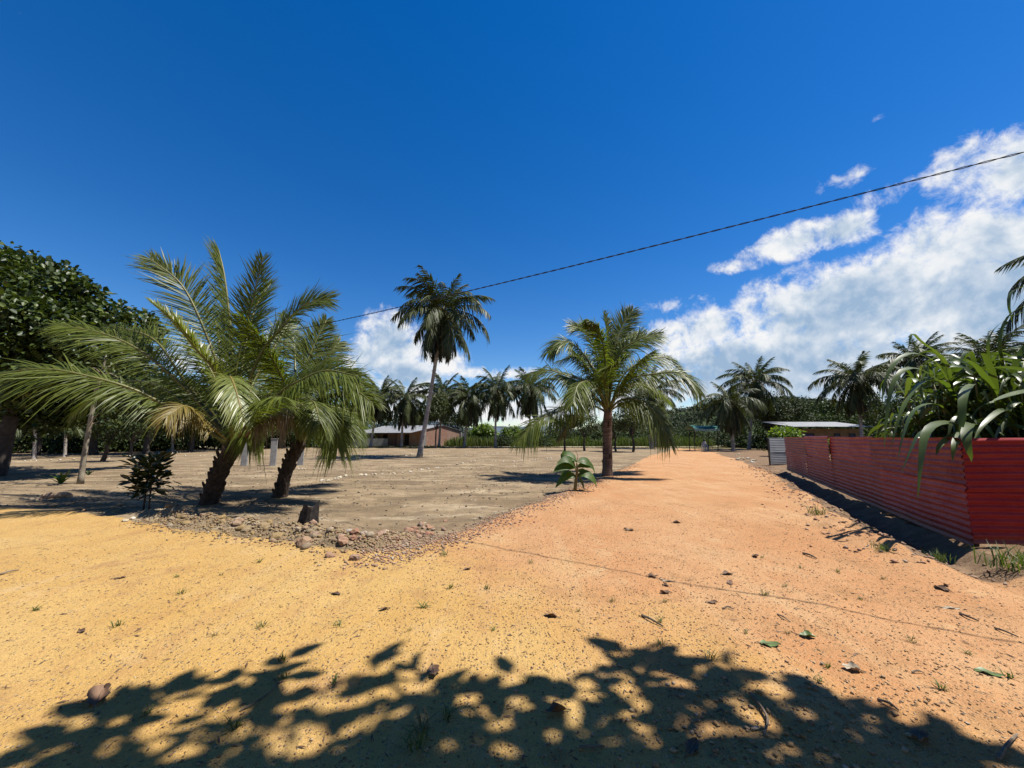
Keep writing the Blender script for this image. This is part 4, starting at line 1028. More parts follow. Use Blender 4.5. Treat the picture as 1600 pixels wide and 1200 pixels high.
for kk, (z0, z1) in enumerate(((.06, .88), (.80, 1.585))):
    for j in range(2):
        link('metal_sheet', corr_mesh('metal_sheet', 2.5, z0 + zb, z1 + zb, M['red_deep'], seed=40 + kk * 3 + j, ragged=.015), cor, (.03 + j * 2.4, -.02 * kk - .01 * j, 0))
for s_ in (.12, 2.3, 4.6):
    mb = MB(); mb.tube([[s_, .09, zb - .3], [s_, .09, zb + 1.5]], .04, 7, jitter=.15); mb.build('post', M['bark'], cor)
# grey sheet at its far end
q0 = G(1205, 727); q1 = P(1231, 727, q0[1] + .5)
gs = empty('grey_sheet_panel', (q0[0], q0[1], hz1(q0[0], q0[1])), math.atan2(q1[1] - q0[1], q1[0] - q0[0])); Lg = np.linalg.norm((q1 - q0)[:2])
for kk, (z0, z1) in enumerate(((.02, .82), (.76, 1.52))): link('metal_sheet', corr_mesh('metal_sheet', Lg, z0, z1, M['grey_sheet'], seed=70 + kk, nx=5, amp=.005), gs, (0, -.02 * kk, 0))
mb = MB(); mb.box((-.04, .03, .75), (.07, .07, 1.6)); mb.build('post', M['post'], gs); mb = MB(); mb.box((Lg / 2, .03, 1.55), (Lg + .1, .09, .05)); mb.build('top_rail', M['zinc'], gs)
tag(gs, 'pale grey corrugated panel at the far end of the red fence', 'panel')

# ------------------------------------------------------------------ overhead wire
HW = 4.7
wa = np.array([P(1600, 230, 1)[i] for i in range(3)])
def wire_pt(px, py):  # the wire hangs near one level
    return G(px, py, HW)
w0 = wire_pt(760, 448); w1 = wire_pt(1600, 231)
wd_ = (w1 - w0); wd_ = wd_ / np.linalg.norm(wd_[:2])
ts = np.linspace(-34, 16, 420); mid0 = w0
sag = lambda t: .0014 * (t - 6) ** 2 - .0014 * 36
cen = np.stack([w0[0] + wd_[0] * ts, w0[1] + wd_[1] * ts, HW + sag(ts)], 1)
wr = empty('twisted_cable', cen[210]); tag(wr, 'black twisted overhead cable crossing the sky', 'cable')
for ph in (0, math.pi):
    a = ts / .32 * 2 * math.pi + ph; nrm = np.array([-wd_[1], wd_[0], 0]) / np.hypot(wd_[0], wd_[1])
    mb = MB(); tt = np.linspace(0, len(ts) - 1, 2600); c2 = np.stack([np.interp(tt, np.arange(len(ts)), cen[:, i]) for i in range(3)], 1); aa = np.interp(tt, np.arange(len(ts)), ts) / .36 * 2 * math.pi + ph
    c2 = c2 + .0066 * (np.cos(aa)[:, None] * nrm + np.sin(aa)[:, None] * np.array([0, 0, 1.0])); mb.tube(c2 - cen[210], .0062, 4); mb.build('strand', M['wire'], wr, True)

# ------------------------------------------------------------------ stump, pillars
b0 = GP(480, 824); r_ = empty('charred_stump', b0); rg = np.random.default_rng(5)
V = []; nn = 18; lev = [-.06, .0, .08, .2, .32, .4]
for li, z in enumerate(lev):
    for k in range(nn):
        a = 2 * math.pi * k / nn; fl = .155 + .07 * math.exp(-z * 9) + .02 * math.sin(a * 5 + 1) + .014 * math.sin(a * 9)
        zz = z if li < 5 else z + .06 * math.sin(a * 2 + .6) + .05 * rg.random() - (.16 if 2.6 < a < 3.9 else 0)
        V.append((math.cos(a) * fl * (1 - .08 * li / 5) + .10 * z, math.sin(a) * fl * .85, zz))
F_ = [(i * nn + k, i * nn + (k + 1) % nn, (i + 1) * nn + (k + 1) % nn, (i + 1) * nn + k) for i in range(5) for k in range(nn)]
V.append((.03, 0, .27)); F_ += [(5 * nn + k, 5 * nn + (k + 1) % nn, len(V) - 1) for k in range(nn)]
so_ = link('stump', mesh_np('stump', V, F_, M['char']), r_); 
tag(r_, 'blackened tree stump standing behind the rubble bank', 'tree stump')
for i, (px, py, h, lab) in enumerate([(381, 728, 1.55, 'grey concrete pillar behind the trunk of the larger young palm'), (426, 728, 1.55, 'pale concrete pillar between the two young palms'), (469, 727, 1.5, 'concrete pillar seen behind the smaller young palm')]):
    b0 = GP(px, py); mb = MB(); mb.box((0, 0, h / 2 - .1), (.30, .30, h + .2), .4); mb.box((0, 0, h + .02), (.34, .34, .04), .4)
    tag(mb.build('concrete_pillar', M['concrete'], loc=b0), lab, 'pillar', 'concrete pillars on the lot')

# ------------------------------------------------------------------ buildings
def wall_poly(mb, p0, p1, prof, th=.18, mi=0):
    """upright wall from p0 to p1 with a top profile [(s, z)] in metres along it"""
    p0 = np.array(p0, float); d = np.array(p1, float) - p0; L = np.linalg.norm(d); d /= L; n = np.array([-d[1], d[0]])
    poly = [(0, 0)] + [(L, 0)] + [(s, z) for s, z in reversed(prof)]
    V = []
    for o in (-th / 2, th / 2): V += [(p0[0] + d[0] * s + n[0] * o, p0[1] + d[1] * s + n[1] * o, z) for s, z in poly]
    m = len(poly); F_ = [tuple(range(m)), tuple(range(2 * m - 1, m - 1, -1))] + [(i, i + m, (i + 1) % m + m, (i + 1) % m) for i in range(m)]
    mb.add(V, F_, mi)
def quad_slab(mb, pts, th, mi=0):
    p = np.array(pts, float); q = p + [0, 0, th]
    mb.add(np.vstack([p, q]), [(3, 2, 1, 0), (4, 5, 6, 7), (0, 1, 5, 4), (1, 2, 6, 5), (2, 3, 7, 6), (3, 0, 4, 7)], mi)
# brick house: lit gable to the right, open shaded side to the left
c0 = at(664, 72); Hh = empty('brick_house', c0)
g1 = at(722, 76.5) - c0; g1[2] = 0; s1 = at(576, 77.5) - c0; s1[2] = 0
gl_ = np.linalg.norm(g1); sl_ = np.linalg.norm(s1)
mb = MB(); wall_poly(mb, (0, 0), g1[:2], [(0, 3.05), (gl_ * .42, 3.75), (gl_, 2.55)]); mb.build('gable_wall', M['brick'], Hh)
mb = MB(); wall_poly(mb, s1[:2] * .99, s1[:2] * .02, [(0, 2.7), (sl_ * .97, 2.9)]); mb.build('side_wall', M['brick'], Hh)
bk = g1 + s1
mb = MB(); wall_poly(mb, s1[:2], bk[:2], [(0, 2.7), (gl_ * .42, 3.7), (gl_, 2.5)]); wall_poly(mb, g1[:2], bk[:2], [(0, 2.5), (sl_, 2.5)]); mb.build('back_wall', M['brick'], Hh)
for t in (.0, .97):
    mb = MB(); mb.box((g1[0] * t + .02, g1[1] * t - .12, 1.45 - .2 * t), (.32, .25, 2.9 - .4 * t), math.atan2(g1[1], g1[0])); mb.build('corner_column', M['concrete'], Hh)
e = s1 / sl_; gdir = g1 / gl_
ridge0 = gdir * gl_ * .42 - e * .3 + [0, 0, 3.8]; ridge1 = ridge0 + e * (sl_ + .6)
mb = MB(); low0 = -gdir * 3.0 - e * .3 + [0, 0, 2.35]; quad_slab(mb, [low0, ridge0, ridge1, low0 + e * (sl_ + .6)], .05); mb.build('roof_sheet', M['zinc'], Hh)
mb = MB(); low1 = gdir * (gl_ + .4) - e * .3 + [0, 0, 2.55]; quad_slab(mb, [ridge0, low1, low1 + e * (sl_ + .6), ridge1], .05); mb.build('roof_sheet', M['zinc'], Hh)
for t in (.25, .55, .8):
    p = s1 * t - gdir * 2.7; mb = MB(); mb.box((p[0], p[1], 1.2), (.14, .14, 2.4)); mb.build('porch_post', M['post'], Hh)
for t in (.3, .68):
    p = s1 * t - gdir * .10; mb = MB(); mb.box((p[0], p[1], 1.1), (1.1, .08, 2.1), math.atan2(s1[1], s1[0])); mb.build('door', M['dark'], Hh)
tag(Hh, 'raw brick house with sunlit gable and metal roof behind the palms', 'house')
# low grey shed
c0 = at(524, 74); Hs = empty('grey_shed', c0); w_ = (at(580, 75) - c0); w_[2] = 0
mb = MB(); wall_poly(mb, (0, 0), w_[:2], [(0, 2.2), (6.5, 2.2)][:1] + [(np.linalg.norm(w_), 2.1)]); mb.build('front_wall', M['wallgrey'], Hs)
mb = MB(); mb.box((w_[0] / 2, w_[1] / 2 + 2.2, 1.05), (np.linalg.norm(w_) * .96, 4.0, 2.1)); mb.build('body', M['wallgrey'], Hs)
mb = MB(); quad_slab(mb, [(-.5, -.6, 2.55), (w_[0] * .62, w_[1] * .6 - .6, 2.55), (w_[0] * .62, 5, 3.0), (-.5, 5, 3.0)], .06); mb.build('roof_sheet', M['zinc'], Hs)
mb = MB(); quad_slab(mb, [(w_[0] * .5, -.5, 2.15), (w_[0] * 1.02, -.3, 2.15), (w_[0] * 1.02, 4, 2.4), (w_[0] * .5, 4, 2.4)], .06); mb.build('roof_sheet', M['zinc'], Hs)
for t in (.42, .75): mb = MB(); mb.box((w_[0] * t, w_[1] * t - .11, 1.0), (.09, .05, 2.0)); mb.build('joint_strip', M['dark'], Hs)
tag(Hs, 'low grey block shed with white metal roof left of the brick house', 'shed')
c0 = at(584, 73); mb = MB(); w_ = at(662, 73.0) - c0; 
lw = empty('garden_wall', at(548, 71.5)); e0 = at(606, 72.5) - at(548, 71.5)
mb = MB(); wall_poly(mb, (0, 0), e0[:2], [(0, 1.35), (np.linalg.norm(e0[:2]), 1.35)]); mb.build('wall_panel', M['wallgrey'], lw); tag(lw, 'low grey garden wall between shed and brick house', 'wall')
# far white roof
c0 = at(758, 96); Hf = empty('far_shed', c0)
mb = MB(); mb.box((4.5, 2, 1.3), (8.6, 4, 2.6)); mb.build('body', M['wallgrey'], Hf)
mb = MB(); quad_slab(mb, [(-.3, -.6, 4.4), (9.4, -.6, 3.3), (9.4, 5, 3.4), (-.3, 5, 4.5)], .12); mb.build('roof_sheet', M['zinc'], Hf)
for x in (.2, 9.0): mb = MB(); mb.box((x, -.3, 1.8), (.16, .16, 3.6)); mb.build('post', M['post'], Hf)
tag(Hf, 'distant shed with long white sloping roof behind the palms', 'shed')
# ochre house behind the fence
c0 = at(1243, 47); Ho = empty('ochre_house', c0)
mb = MB(); mb.box((4.0, 2.2, 1.3), (8.0, 4.2, 2.6)); mb.build('wall', M['plaster'], Ho)
mb = MB(); quad_slab(mb, [(-.9, -1.0, 2.78), (8.7, -1.0, 2.78), (8.9, 4.8, 3.55), (-.9, 4.8, 3.55)], .05); mb.build('roof_sheet', M['zinc'], Ho)
for x, w2 in ((1.75, 1.05), (5.1, .55), (6.9, .6)):
    mb = MB(); mb.box((x, .085, 1.62), (w2, .06, .75)); wn = mb.build('window', M['blue'], Ho)
    mb = MB()
    for dx, dz, sx, sz in ((0, .4, w2 + .12, .06), (0, -.4, w2 + .12, .06), (-w2 / 2 - .03, 0, .06, .74), (w2 / 2 + .03, 0, .06, .74)): mb.box((x + dx, .06, 1.62 + dz), (sx, .09, sz))
    mb.build('frame', M['post'], wn)
mb = MB(); mb.box((.65, .02, 1.6), (.07, .07, 2.0), 0); mb.build('drain_pipe', M['dark'], Ho)
tag(Ho, 'ochre house with pale metal roof and dark blue windows behind the fence', 'house')
# board panel and green shelter
c0 = at(1014, 61); bp_ = empty('timber_screen', c0)
for k in range(4): mb = MB(); mb.box((.22 + k * .45, 0, 1.05), (.44, .05, 2.1 - .02 * (k % 2))); mb.build('board', M['concrete'], bp_)
mb = MB(); mb.box((.9, -.05, 1.1), (1.8, .05, .05)); mb.build('batten', M['post'], bp_)
tag(bp_, 'pale upright board screen beside the far road, right of the stout palm', 'screen')
YG = 46.0; c0 = at(1085, YG); Sh = empty('green_shelter', c0)
W_ = at(1121, YG)[0] - c0[0]
for x, y in ((.0, 0), (.25, 1.9), (W_, 0), (W_ - .1, 2.0)):
    mb = MB(); mb.tube([[x, y, -.1], [x + .03, y, 1.2], [x + .12, y, 2.35]], .045, 6); mb.build('post', M['post'], Sh)
    mb = MB(); mb.tube([[x + .04, y, 1.55], [x + .35, y, 2.3]], .035, 5); mb.build('brace', M['post'], Sh)
n = 9; V = []
for j in range(2 * n): 
    pass
gx, gy = np.meshgrid(np.linspace(-.1, W_ + .25, 12), np.linspace(-.35, 2.4, 8)); gz = 2.62 + .28 * np.sin((gx + .1) / (W_ + .35) * math.pi) * 0 + .42 * np.sin((gy + .35) / 2.75 * math.pi) - .10 * np.sin((gx + .1) / (W_ + .35) * math.pi)
V = np.stack([gx, gy, gz], -1).reshape(-1, 3); Fq = np.array([(r * 12 + i, r * 12 + i + 1, (r + 1) * 12 + i + 1, (r + 1) * 12 + i) for r in range(7) for i in range(11)])
tp = link('tarp', mesh_np('tarp', V, Fq, M['tarp'], True), Sh)
V = [];
for i in range(12): x = gx[0, i]; V += [(x, -.36, gz[0, i] + .01), (x, -.38, gz[0, i] - .24 - .03 * math.sin(i * 1.7))]
link('valance', mesh_np('valance', V, np.array([(2 * i, 2 * i + 1, 2 * i + 3, 2 * i + 2) for i in range(11)]), M['tarp_edge'], True), tp)
mb = MB(); mb.box((W_ / 2, -.2, 2.36), (W_ + .2, .07, .07)); mb.box((W_ / 2, 2.1, 2.4), (W_ + .2, .07, .07)); mb.build('beam', M['post'], Sh)
tag(Sh, 'open shelter with green tarp roof on thin posts at the road end', 'shelter')
# white sign box on a post
c0 = at(724, 62.5); sg = empty('sign_post', c0); mb = MB(); mb.box((0, 0, 1.1), (.08, .08, 2.2)); mb.build('post', M['post'], sg)
mb = MB(); mb.box((0, -.06, 2.0), (.34, .05, .48)); mb.build('plate', M['white'], sg); tag(sg, 'small white plate on a post right of the brick house', 'sign')
# far fence of pale boards behind the grass
ff = empty('board_fence', at(722, 84)); x0 = ff.location[0]
for k in range(46):
    mb = None
bm_ = MB(); bm_.box((0, 0, .85), (.26, .04, 1.7)); bme = bm_.mesh('board', M['concrete'])
xe = at(860, 84)[0] - x0
for k in range(int(xe / .3)): link('board', bme, ff, (k * .3, .02 * (k % 3), -.08 * ((k * 7) % 3)))
tag(ff, 'weathered pale board fence in the tall grass right of the brick house', 'fence')

# ------------------------------------------------------------------ seated person and chair under the shelter
YP = 45.0; c0 = at(1101, YP)
ch = empty('plastic_chair', c0 + np.array([0, .1, 0])); 
mb = MB(); mb.box((0, 0, .43), (.46, .46, .04)); mb.build('seat', M['white'], ch)
mb = MB(); mb.box((0, .24, .68), (.46, .04, .48)); mb.build('backrest', M['white'], ch)
for x in (-.21, .21):
    for y in (-.2, .2): mb = MB(); mb.tube([[x * 1.12, y * 1.1, 0], [x, y, .42]], .022, 6); mb.build('leg', M['white'], ch)
    mb = MB(); mb.box((x * 1.1, 0, .63), (.05, .46, .035)); mb.build('armrest', M['white'], ch)
tag(ch, 'white plastic chair under the green shelter', 'chair')
pm = bpy.data.meshes.new('person')
vv = [(0, .05, .55), (0, .08, .85), (0, .05, 1.02), (0, .03, 1.12), (0, .0, 1.24), (-.19, .06, .98), (-.27, -.02, .74), (-.2, -.24, .66), (.19, .06, .98), (.27, -.02, .74), (.2, -.24, .66),
      (-.1, .02, .53), (-.15, -.4, .55), (-.17, -.42, .12), (-.18, -.54, .05), (.1, .02, .53), (.15, -.4, .55), (.17, -.42, .12), (.18, -.54, .05)]
ee = [(0, 1), (1, 2), (2, 3), (3, 4), (2, 5), (5, 6), (6, 7), (2, 8), (8, 9), (9, 10), (0, 11), (11, 12), (12, 13), (13, 14), (0, 15), (15, 16), (16, 17), (17, 18)]
rr = [.16, .17, .14, .055, .105, .07, .05, .035, .07, .05, .035, .10, .075, .05, .04, .10, .075, .05, .04]
pm.from_pydata(vv, ee, []); pm.materials.append(M['shirt']); po = link('person', pm, None, c0 + np.array([0, .06, 0]))
sk = po.modifiers.new('skin', 'SKIN'); sb = po.modifiers.new('sub', 'SUBSURF'); sb.levels = 1; sb.render_levels = 1
for i, d in enumerate(pm.skin_vertices[0].data): d.radius = (rr[i], rr[i]); d.use_root = (i == 0)
link('hair', blob_mesh('hair', .125, M['hair'], 2, .04, 3, (1, 1.05, 1.1), True), po, (0, .03, 1.27))
tag(po, 'person in light grey clothes sitting under the green shelter', 'person')
tb_ = empty('small_table', at(1106.5, YP) + np.array([.1, -.1, 0])); mb = MB(); mb.box((0, 0, .62), (.5, .5, .04)); mb.build('table_top', M['post'], tb_)
for x in (-.2, .2):
    for y in (-.2, .2): mb = MB(); mb.tube([[x, y, 0], [x, y, .62]], .02, 5); mb.build('leg', M['post'], tb_)
tag(tb_, 'small dark table beside the seated person under the shelter', 'table')

# ------------------------------------------------------------------ reeds, bushes, forest, hills
def blades(name, n, xr, yr, h, w, mat, label, seed, curve=.25, zf=None, mask=None):
    rg = np.random.default_rng(seed); x = rg.uniform(*xr, n); y = rg.uniform(*yr, n)
    if mask is not None: k = mask(x, y); x, y = x[k], y[k]; n = len(x)
    z = hz(x, y); a = rg.random(n) * 6.28; hh = h * rg.uniform(.45, 1.2, n) * np.clip(1 + 1.3 * fbm(x * .22, y * .22, 3, seed), .25, 1.7); d = np.stack([np.cos(a), np.sin(a), np.zeros(n)], 1); s_ = np.stack([-np.sin(a), np.cos(a), np.zeros(n)], 1)
    b = np.stack([x, y, z], 1); lean = rg.uniform(.02, curve, n)
    V = []
    for t, ww in ((0, .8), (.5, 1), (.85, .6), (1.0, .05)):
        c = b + d * (lean * hh * t * t * 1.6)[:, None] + np.array([0, 0, 1.0]) * (hh * t * (1 - .3 * lean * t))[:, None]
        V += [c - s_ * w * ww * .5, c + s_ * w * ww * .5]
    V = np.stack(V, 1).reshape(-1, 3); bb = np.arange(n)[:, None] * 8
    F_ = np.concatenate([bb + np.array([[i, i + 1, i + 3, i + 2]]) for i in (0, 2, 4)], 0)
    o = link(name, mesh_np(name, V, F_, M[mat])); return tag(o, label, 'grass', kind='stuff')
blades('tall_grass', 22000, (-12, 46), (69.5, 88), 1.25, .10, 'reed', 'tall light green grass field beyond the far road', 1, mask=lambda x, y: np.abs(x - (34.5 + (y - CROSS) * .75)) > 2.2)
blades('roadside_grass', 9000, (-30, 44), (59.5, 63.2), .22, .05, 'grass_dry', 'short dry grass strip along the far road', 2)
blades('verge_grass', 5200, (16, 30), (24, 60), .16, .04, 'grass', 'thin grass on the verge beyond the fence', 3, mask=lambda x, y: x > 8 + y * .46)

BUSH = [tree_meshes(1.5, (0, 0, 1.05), (1.0, .95, .7), 12, .5, 1500, .2, .05, .45, 'leaf_bright', 'bark', 110 + k, asp=.6) for k in range(2)]
BUSHD = tree_meshes(1.5, (0, 0, .9), (1.2, 1.0, .7), 12, .5, 1500, .16, .05, .4, 'leaf_dense', 'bark', 115)
for i, (px, Y, s, lab, k) in enumerate([(1226, 33, 1.35, 'bright yellow green bush behind the far end of the red fence', 0), (1300, 27, .88, 'bright green bush in front of the ochre house windows', 1), (1390, 21, .82, 'bright bush showing above the fence below the dark tree', 0),
        (1350, 24, .78, 'small bright bush above the fence, left of the hanging cane leaves', 1), (756, 78, 2.3, 'light green bush right of the brick house behind the palms', 0), (800, 80, 2.2, 'light green bush between two far palms', 1), (560, 88, 2.4, 'bright bush above the grey shed', 0)]):
    tree('bright_bush', at(px, Y), BUSH[k], lab, 'bush', 'bright green bushes', i * 1.3, s)
for i, (px, Y, s, lab) in enumerate([(1158, 60, 1.9, 'dark bush behind the pair of palms'), (1190, 56, 2.0, 'dark bush right of the pair of palms'), (1212, 50, 1.7, 'dark bush left of the grey panel'), (845, 69, 1.6, 'dark bush in the tall grass behind the double palm'),
        (785, 69.5, 1.6, 'dark bush at the foot of the far palm row'), (20, 40, 2.5, 'dark bush behind the big tree trunk'), (-40, 39, 2.5, 'dark bush at the left edge under the trees'), (70, 42, 2.6, 'dark bush behind the drooping palms'), (200, 44, 2.5, 'dark bush behind the foot of the speckled tree'), (270, 48, 2.5, 'dark bush behind the leftmost leaf bases of the young palm'), (365, 54, 2.5, 'dark bush behind the concrete pillars'), (430, 60, 2.4, 'dark bush behind the pale pillar'), (500, 72, 2.2, 'dark bush left of the grey shed'), (120, 41, 2.5, 'dark bush behind the slim tree trunk'), (235, 46, 2.5, 'dark bush under the trees behind the sapling'),
        (320, 52, 2.5, 'dark bush behind the leaning palm trunk'), (398, 56, 2.5, 'dark bush seen between the two young palms'), (465, 62, 2.4, 'dark bush behind the smaller young palm'), (158, 44, 2.5, 'dark bush behind the dark-stemmed tree'), (1135, 66, 2.0, 'dark bush behind the green shelter')]):
    tree('dark_bush', at(px, Y) - np.array([0, 0, .38 * s]), BUSHD, lab, 'bush', 'dark bushes in the background', i * 1.9, s)

def forest(name, pts, r, nper, ln, mat, label, seed):
    rg = np.random.default_rng(seed); cc = []; rr = []
    for x, y, z in pts:
        s_ = r * rg.uniform(.7, 1.35)
        for k in range(5):
            d = rg.normal(size=3); d /= np.linalg.norm(d); d[2] = abs(d[2]); q = s_ * rg.uniform(.42, .62)
            cc.append(np.array([x, y, z]) + d * s_ * .6); rr.append((q, q, q * .75))
    V, F_ = clump_leaves(cc, np.array(rr), len(pts) * nper, ln, rg, shell=.75, asp=.75)
    return tag(link(name, mesh_np(name, V, F_, M[mat])), label, 'forest', kind='stuff')
rg = np.random.default_rng(12)
pts = []
for k in range(190):
    px = rg.uniform(1195, 1620); Y = rg.uniform(85, 135); p = at(px, Y); top = 3 + (Y - 85) * .13 + 2.0 * math.sin(px * .02) + rg.uniform(0, 2.5)
    for zz in np.arange(1.5, max(top, 2), 3.2): pts.append((p[0], Y, zz))
forest('forest', pts, 3.0, 190, .55, 'leaf_forest', 'dark green forest edge behind the ochre house', 13)
# hill behind the shelter
def hill_mesh(cx, cy, rx, ry, H, seed):
    u = np.linspace(-1, 1, 60); X, Y = np.meshgrid(u, u); Rr = np.hypot(X, Y)
    Z = H * np.clip(1 - Rr ** 2, 0, 1) ** 1.3 * (1 + .35 * fbm(X * 4 + 9, Y * 4, 3, seed)) - .5
    idx = np.arange(3600).reshape(60, 60); Q = np.stack([idx[:-1, :-1], idx[:-1, 1:], idx[1:, 1:], idx[1:, :-1]], -1).reshape(-1, 4)
    return np.stack([cx + X * rx, cy + Y * ry, Z], -1).reshape(-1, 3), Q
hc = at(1210, 330); V, Q = hill_mesh(hc[0], 330, 190, 110, 27, 3)
tag(link('hill', mesh_np('hill', V, Q, M['leaf_forest'], True)), 'wooded hill behind the green shelter', kind='structure')
cand = [i for i in range(len(V)) if V[i][2] > -.3 and V[i][1] < 340 and V[i][0] / V[i][1] < 1.2]; sel = rg.choice(cand, 1500); hp = [(V[i][0] + rg.normal() * 2.5, V[i][1] + rg.normal() * 2.5, V[i][2]) for i in sel]
forest('hill_forest', hp, 4.0, 60, 1.1, 'leaf_hill', 'trees covering the wooded hill in the distance', 14)
# wood beyond the grass, left of the shelter, and far left
pts = []
for k in range(170):
    px = rg.uniform(380, 1100); Y = rg.uniform(105, 170); p = at(px, Y); pts.append((p[0], Y, rg.uniform(.5, 2.2)))
for k in range(150):
    px = rg.uniform(-400, 560); Y = rg.uniform(75, 120); p = at(px, Y)
    for zz in (1.2, 4.0, 6.2): pts.append((p[0], Y, zz + rg.uniform(-.6, .6)))
forest('distant_wood', pts, 2.6, 150, .6, 'leaf_forest', 'low distant woodland beyond the far road', 15)
# mountains, the haze of distance put into their blue colour
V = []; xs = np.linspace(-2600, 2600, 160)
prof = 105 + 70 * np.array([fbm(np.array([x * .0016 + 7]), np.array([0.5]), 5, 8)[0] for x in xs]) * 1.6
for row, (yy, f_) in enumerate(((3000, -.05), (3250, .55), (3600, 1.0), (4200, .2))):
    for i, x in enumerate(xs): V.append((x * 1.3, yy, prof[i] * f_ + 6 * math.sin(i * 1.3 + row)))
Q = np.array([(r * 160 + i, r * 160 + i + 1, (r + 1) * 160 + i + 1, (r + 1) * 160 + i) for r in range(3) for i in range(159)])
tag(link('mountains', mesh_np('mountains', V, Q, M['mountain'], True)), 'mountain ridge on the horizon, coloured haze blue', kind='structure')

# ------------------------------------------------------------------ the tree overhead whose leaves shade the foreground
def over(px, py, h):
    g = G(px, py); return np.array([g[0] + SUN.x / SUN.z * h, g[1] + SUN.y / SUN.z * h, h])
rg = np.random.default_rng(31); tw = []; cc = []; rr = []
EDGE = [(70, 1178), (140, 1140), (185, 1112), (245, 1098), (200, 1150), (390, 1050), (440, 1038), (370, 1072), (355, 1130), (480, 1100), (540, 1080), (600, 1048), (585, 1075), (650, 1060), (700, 1085), (680, 1115),
        (790, 1062), (850, 1075), (905, 1082), (770, 1100), (955, 1045), (1000, 1030), (1040, 1035), (985, 1060), (1090, 1070), (1150, 1065), (1200, 1075), (1120, 1100), (1290, 1100), (1340, 1110), (1400, 1125), (1450, 1140), (1510, 1175), (1380, 1150)]
for px, py in EDGE: cc.append(over(px, py, rg.uniform(6.0, 7.2))); rr.append(.17)
inner = []
for k in range(330):
    px = rg.uniform(-150, 1750); lim = np.interp(px, [-200, 100, 300, 450, 900, 1200, 1450, 1600, 1800], [1290, 1200, 1130, 1095, 1095, 1100, 1160, 1220, 1300])
    py = lim + 60 + abs(rg.normal()) * 420; inner.append(over(px, py, rg.uniform(6.0, 8.4)))
while len(inner) < 900:
    x = rg.uniform(-3.6, 4.6); y = rg.uniform(.2, 2.35); px_ = 800 + 610 * x / (y * .99 - 1.6 * .135); py_ = 600 + 610 * (1.6 * .99 + y * .135) / (y * .99 - 1.6 * .135)
    lim = np.interp(px_, [-400, 0, 100, 300, 450, 700, 780, 900, 1200, 1450, 1600, 2000], [1330, 1235, 1190, 1150, 1110, 1120, 1130, 1105, 1095, 1150, 1215, 1350])
    if py_ < lim + 8 or vnoise(np.array([x * 3.1]), np.array([y * 3.1]), 9)[0] > .15: continue
    h_ = rg.uniform(6.0, 8.0); inner.append(np.array([x + SUN.x / SUN.z * h_, y, h_]))
for q in inner: cc.append(q); rr.append(rg.uniform(.2, .34))
for k in range(620):  # crown carried on out of view to block sky light from the foreground
    x = rg.uniform(-8, 12); y = rg.uniform(-11, .6); z = rg.uniform(6.2, 10)
    if y < -3 and rg.random() < .5: z = rg.uniform(2.2, 7)
    cc.append(np.array([x, y, z])); rr.append(rg.uniform(.45, .9))
for k in range(60): cc.append(np.array([rg.uniform(8.5, 13), rg.uniform(0, 3.2), rg.uniform(6.5, 9.5)])); rr.append(rg.uniform(.4, .7))  # unseen clumps added at the right to darken the fence return
nE = len(EDGE); cc = np.array(cc); rr = np.array(rr)
V1, F1 = clump_leaves(cc[:nE], np.stack([rr[:nE], rr[:nE], rr[:nE] * .6], 1), nE * 7, .29, rg, shell=.1, asp=.55)
V2, F2 = clump_leaves(cc[nE:], np.stack([rr[nE:], rr[nE:], rr[nE:] * .6], 1), 900 * 10 + 680 * 26, .235, rg, shell=.1, asp=.7)
ot = empty('shade_tree', (3.2, -3.2, 0))
loc0 = np.array([3.2, -3.2, 0])
link('crown', mesh_np('crown', np.vstack([V1, V2]) - loc0, np.vstack([F1, F2 + len(V1)]), M['leaf_big']), ot)
mb = MB(); fork = np.array([0, 0, 3.6]); mb.tube(smooth_path([[0, 0, -.2], [.1, 0, 1.8], fork], 8), np.linspace(.34, .24, 8), 10, jitter=.1)
for e in cc[:nE:3]:
    mid_ = (fork + (e - loc0)) / 2 + np.array([0, 0, .9]); mb.tube(smooth_path([fork, mid_, e - loc0], 8), np.linspace(.07, .008, 8), 6)
mb.build('trunk', M['bark'], ot, True); tag(ot, 'leafy tree standing behind the viewpoint that shades the foreground', 'tree')

# ------------------------------------------------------------------ stones, rubble, gravel
STN = [blob_mesh('stone', 1.0, M['stone_y'], 2, .22, 200 + k, (1, .8 + .1 * (k % 3), .55 + .08 * (k % 4)), k % 2 == 0) for k in range(7)]
STR = [blob_mesh('stone', 1.0, M['stone_r'], 2, .24, 220 + k, (1, .8 + .1 * (k % 3), .55 + .08 * (k % 4)), False) for k in range(5)]
STW = [blob_mesh('stone', 1.0, M['stone_w'], 1, .22, 240 + k, (1, .85, .62), False) for k in range(4)]
def stone(px, py, r, meshes, label, group, rg):
    g = GP(px, py); return stone_at(g[0], g[1], r, meshes, label, group, rg)
def stone_at(x, y, r, meshes, label, group, rg):
    o = link('stone', rg.choice(meshes), None, (x, y, hz1(x, y) + r * .22), (rg.uniform(-.3, .3), rg.uniform(-.3, .3), rg.random() * 6.28), r * rg.uniform(.85, 1.15))
    return tag(o, label, 'stone', group)
rg = random.Random(9)
